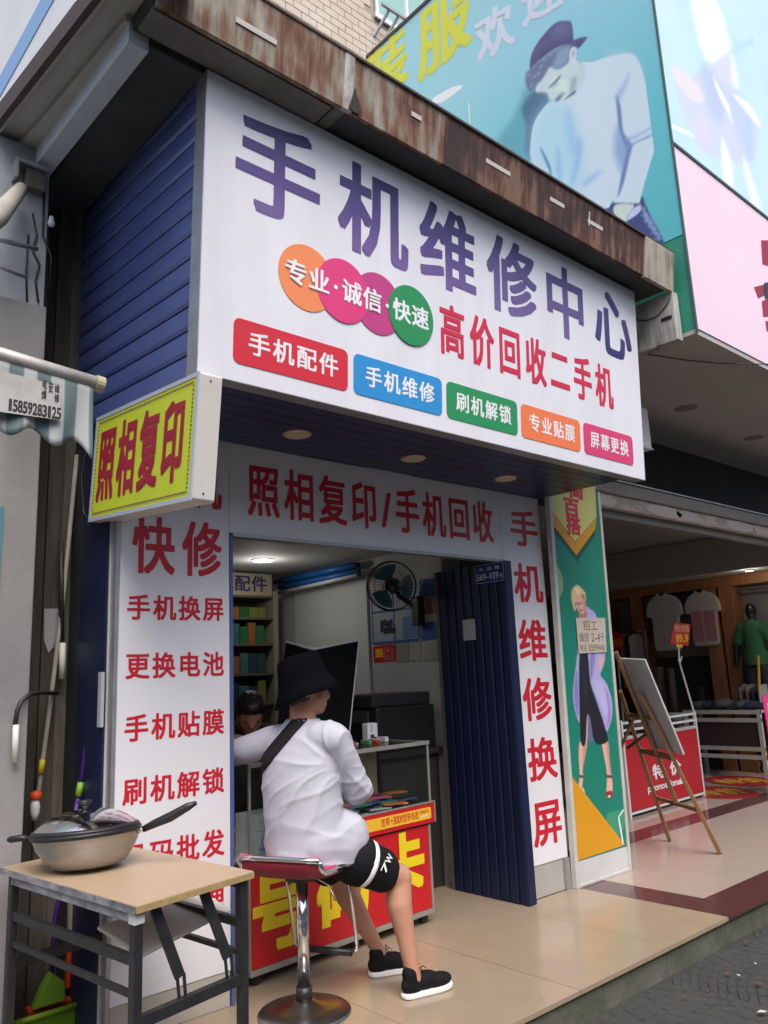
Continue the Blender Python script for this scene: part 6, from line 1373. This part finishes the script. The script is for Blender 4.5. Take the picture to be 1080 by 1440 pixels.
# low white display stand with folded clothes
sX = 8.25; s0, s1 = onX(962,1000,sX), onX(1070,998,sX); g0 = s0.y; g1 = s1.y
ds = thing('display_stand', 'white framed low display stand with dark panel in the clothes shop', 'display stand', (sX+.25,(g0+g1)/2,0))
M_wm = mat('white_frame_paint', (.46,.46,.43), .5)
zt = (s0.z+s1.z)/2; zb_ = .26
for z_ in (zt-.02, zt-.12, zb_+.10, zb_): MB().box((sX-.03, g1, z_-.025), (sX, g0, z_+.025)).build('rail', M_wm, ds)
for y_ in (g1, g0-.05): MB().box((sX-.034, y_, .0), (sX+.003, y_+.05, zt+.004)).build('post', M_wm, ds); MB().box((sX+.37, y_, .0), (sX+.4, y_+.05, zt)).build('post', M_wm, ds)
MB().box((sX-.012, g1+.051, zb_+.126), (sX-.006, g0-.051, zt-.146)).build('dark_panel', mat('dark_maroon_panel', (.045,.028,.028), .5), ds); MB().box((sX+.004, g1, zt-.03), (sX+.4, g0, zt)).build('tray', M_wm, ds)
ccs = [('black',(24,25,28)), ('navy',(30,36,52)), ('grey',(70,72,74)), ('olive',(52,52,42))]
for i in range(11):
    nm, c = ccs[i % 4]; y_ = g1+.05+(g0-g1-.3)*i/10; h = random.uniform(.05,.13)
    mb = MB(); mb.ball((sX+.22+random.uniform(-.06,.06), y_+.1, zt+h*.5), .19,.13,h*.62, None, 12, 8); mb.v = [tuple(Vector(v)+V(0,0,max(0,0))+Vector((0,0,noise.noise(Vector(v)*12)*.02))) for v in mb.v]
    mb.v = [(x_, yy_, max(z_, zt+.001)) for x_, yy_, z_ in mb.v]
    meshthing('folded_garment', mb, flat('fold_'+nm, *c, .9), nm+' folded garment heaped on the low white stand', 'garment', 'folded garments on the low stand', smooth=True)
# yellow stick by the mannequin, pink placard at the edge
mb = MB(); mb.tube([onX(1068,975,8.45), onX(1066,922,8.45)], .018, 8); o = meshthing('yellow_pole', mb, flat('yellow_pole',196,160,40), 'short yellow pole standing among the folded clothes', 'pole'); 
pk_ = thing('pink_placard', 'pink promotional placard standing at the clothes shop entrance', 'placard', onZ(1085,1075,0)); FPk = Frame(onY(1080,1000,.3), (1,0,0), (0,0,1)); FPk.o = Vector((0,.3,0))
q = pxpoly(FPk, [(1072,978),(1130,975),(1130,1070),(1082,1036)]); MB().prism(FPk, q, -.01, 0).build('board', flat('hot_pink',222,60,130,.45), pk_); MB().prism(FPk, pxpoly(FPk, [(1079,988),(1130,986),(1130,1000),(1080,1000)]), .001, .002).build('print', M_wprint, pk_)
x_, z_ = q[2][0]-.05, q[2][1]; MB().box((x_-.02,.28,0), (x_,.299,z_+.4)).build('leg', M_alu, pk_)

# red promotional bin
B0 = onZ(887,1152,0); B1 = onZ(988,1119,0); FBn = Frame((B0.x,B0.y,0), (B1.x-B0.x, (B1.y-B0.y)*.5, 0), (0,0,1)); bw = (B1-B0).length*.97
bi = thing('bargain_bin', 'red fronted white wire bargain bin behind the easel', 'bargain bin', (B0+B1)/2)
hb = FBn.uv(885,1012)[1]; hr = FBn.uv(885,1035)[1]
M_wr = mat('white_wire', (.66,.66,.65), .45)
for u in (0, bw-.03): MB().fbox(FBn, u, 0, u+.03, hb, -.03, .0).build('post', M_wr, bi); MB().fbox(FBn, u, 0, u+.03, hb, -.50, -.47).build('post', M_wr, bi)
for v in (hb-.03, hb-.10, hb-.17, hr-.02, .04): MB().fbox(FBn, .031, v-.01, bw-.031, v+.012, -.025, -.004).build('rail', M_wr, bi)
for v in (hb-.03, hb-.10, hb-.17, .04):
    for u in (.005, bw-.02): MB().fbox(FBn, u, v-.008, u+.014, v+.01, -.469, -.031).build('side_rail', M_wr, bi)
MB().fbox(FBn, .031, .06, bw-.031, hr-.035, -.02, -.003).build('red_panel', flat('promo_red',178,22,36,.4), bi)
MB().fbox(FBn, .008, .02, .014, hr-.03, -.469, -.031).build('side_panel', mat('grey_side', (.36,.36,.36), .6), bi)
u0, v0 = FBn.uv(915,1098); u1, v1 = FBn.uv(957,1072); text(FBn, bi, '特价', u0, u1+.06, v0, v1+.03, M_wprint, bold=.03, fill=.66, n0=.002)
u0, v0 = FBn.uv(918,1110); u1, v1 = FBn.uv(958,1099); text(FBn, bi, 'promotional', u0-.10, u1+.06, v0-.02, v0+.05, M_wprint, bold=.02, fill=.9, n0=.002)
for i in range(7):
    nm, c = ccs[i % 4]; p = FBn.pt(.12+(bw-.24)*i/6, hb-.10, -.25); mb = MB(); mb.ball(p, .13,.16,.07, None, 12, 8); mb.v = [tuple(Vector(v)+Vector((0,0,noise.noise(Vector(v)*14)*.02))) for v in mb.v]
    meshthing('bin_garment', mb, flat('fold_'+nm, *c, .9), nm+' garment lying in the bargain bin', 'garment', 'garments in the bargain bin', smooth=True)
MB().fbox(FBn, .03, hb-.20, bw-.03, hb-.18, -.465, -.032).build('bin_floor', M_wr, bi)
# price card on a rod
tp = FBn.pt(bw-.02, hb, -.015); pcx = thing('price_sign', 'red and yellow price card on a thin white rod above the bin', 'price sign', tp)
dY = tp.y; R0, R1, R2 = onY(968,1012,dY), onY(955,930,dY), onY(954,905,dY); MB().tube([tp, R1, R2], .011, 8).build('rod', M_wr, pcx)
MB().tube([R1+V(-.02,0,.02), R1+V(.02,-.01,0), R1+V(-.015,-.012,-.02), R1+V(.05,-.01,.05)], .009, 6).build('knot', M_wr, pcx)
FPc = Frame((0,dY-.012,0), (1,0,0), (0,0,1)); MB().prism(FPc, pxpoly(FPc, [(948,875),(971,878),(968,908),(943,905)]), -.008, 0).build('card', flat('price_red',214,36,32,.4), pcx)
c0_, c1_ = FPc.uv(949,890), FPc.uv(968,879); text(FPc, pcx, '特价处理', c0_[0], c1_[0], c0_[1]+.01, c1_[1], flat('price_cream',236,200,150), bold=.02, n0=.003)
c0_, c1_ = FPc.uv(951,903), FPc.uv(967,892); text(FPc, pcx, '19.9', c0_[0], c1_[0], c0_[1], c1_[1], flat('price_yellow',240,190,40), bold=.05, n0=.003, fill=.86); MB().prism(FPc, pxpoly(FPc, [(951,906),(960,907),(959,911),(951,910)]), .001, .002).build('yellow_clip', flat('price_yellow',240,190,40), pcx)
pc2 = thing('price_card', 'dim red price card reading 48 among the dark garments', 'price sign', onX(870,905,8.5)); FP2 = Frame((8.5,0,0), (0,-1,0), (0,0,1))
MB().prism(FP2, pxpoly(FP2, [(858,888),(876,891),(876,915),(858,912)]), -.01, 0).build('card', flat('price_red',214,36,32,.4), pc2); c0_, c1_ = FP2.uv(861,910), FP2.uv(875,897); text(FP2, pc2, '48', c0_[0], c1_[0], c0_[1], c1_[1], flat('price_orange',230,120,40), bold=.05, n0=.003)
MB().tube([FP2.pt(*FP2.uv(867,915), -.005), Vector((8.5, FP2.pt(*FP2.uv(867,915)).y, .9)), Vector((8.5, FP2.pt(*FP2.uv(867,915)).y, 0))], .012, 6).build('rod', M_wr, pc2)
# oval floor stickers
for k, (p, lb) in enumerate((((1010,1114),'red oval floor sticker with yellow lettering before the low stand'), ((1042,1098),'red oval floor sticker with yellow lettering further inside the shop'))):
    c = onZ(*p, .002); t = thing('floor_sticker', lb, 'floor sticker', c); Fz = Frame((c.x,c.y,.0012), (.80,-.60,0), (.60,.80,0))
    MB().prism(Fz, circle(0,0,.40,40,.50), 0, .001).build('sheet', flat('sticker_red',158,40,48,.4), t); text(Fz, t, '特价', -.30, .30, -.2, .2, flat('sticker_yellow',190,150,50), bold=.05, n0=.004)

# easel with white board seen from behind
ea = thing('easel', 'brown wooden easel holding a white board in front of the clothes shop', 'easel', onZ(980,1195,0))
M_ew = mat('easel_wood', (.30,.16,.07), .55, col2=(.21,.105,.045), nscale=6, stretch=(4,4,.6))
G1, G2 = onZ(1013,1201,0), onZ(942,1183,0)
def eb(p, q, w_=.048, h_=.028, nm='leg'): MB().bar(p, q, w_, h_, upv=(.5,-.85,0)).build(nm, M_ew, ea, bevel=.003)
# front face plane of the easel: legs lean back towards the top
topc = onY(866,905,.0); 
GB = Vector((3.62,.30,0)); mid = (G1+G2)/2
def ept(x_, y_, t):      # point on the plane through both feet and the apex, leaning to the left
    n_ = (G2-G1).cross(apex-G1).normalized(); d_ = ray(x_, y_); return CAM + d_*(n_.dot(G1-CAM)/n_.dot(d_))
apex = onY(872,915,(G1.y+G2.y)/2+.02)
LA = [ept(900,975,0), ept(872,975,0)]
eb(G1, ept(902,976,0)); eb(G2, ept(872,972,0)); eb(ept(951,1128,0), ept(866,917,0), .05, .03, 'mast')
eb(ept(1008,1188,0)-V(.0,.0,-.2)+V(0,0,0), ept(955,1128,0), .028,.02,'cross_bar') if False else None
eb(ept(924,1122,0), ept(984,1140,0), .03, .02, 'cross_bar'); eb(ept(884,1005,0), ept(918,1010,0), .03, .02, 'cross_bar'); eb(ept(900,1055,0), ept(948,1066,0), .04, .03, 'board_ledge')
eb(ept(892,1008,0), Vector((ept(878,1080,0).x-.25, ept(878,1080,0).y+.35, 0)), .03, .022, 'rear_leg'); eb(ept(890,1052,0)+V(-.03,.03,0), ept(908,1033,0), .025, .018, 'strut')
bd = [(862,925), (903,928), (957,1063), (900,1056), (872,990)]
P_ = [ept(x_, y_, 0) for x_, y_ in ((864,928), (903,930), (958,1064), (912,1052))]; n_ = (G2-G1).cross(apex-G1).normalized(); n_ = n_ if n_.dot(CAM-G1) < 0 else -n_
vs = [p+n_*.026 for p in P_]+[p+n_*.040 for p in P_]
bdT = tag(MB().add(vs, [(0,1,2,3),(7,6,5,4),(0,4,5,1),(1,5,6,2),(2,6,7,3),(3,7,4,0)]).build('display_board', mat('white_card_board', (.52,.52,.52), .6, col2=(.46,.46,.46), nscale=5)), 'white display board resting on the easel, seen from behind', 'board')
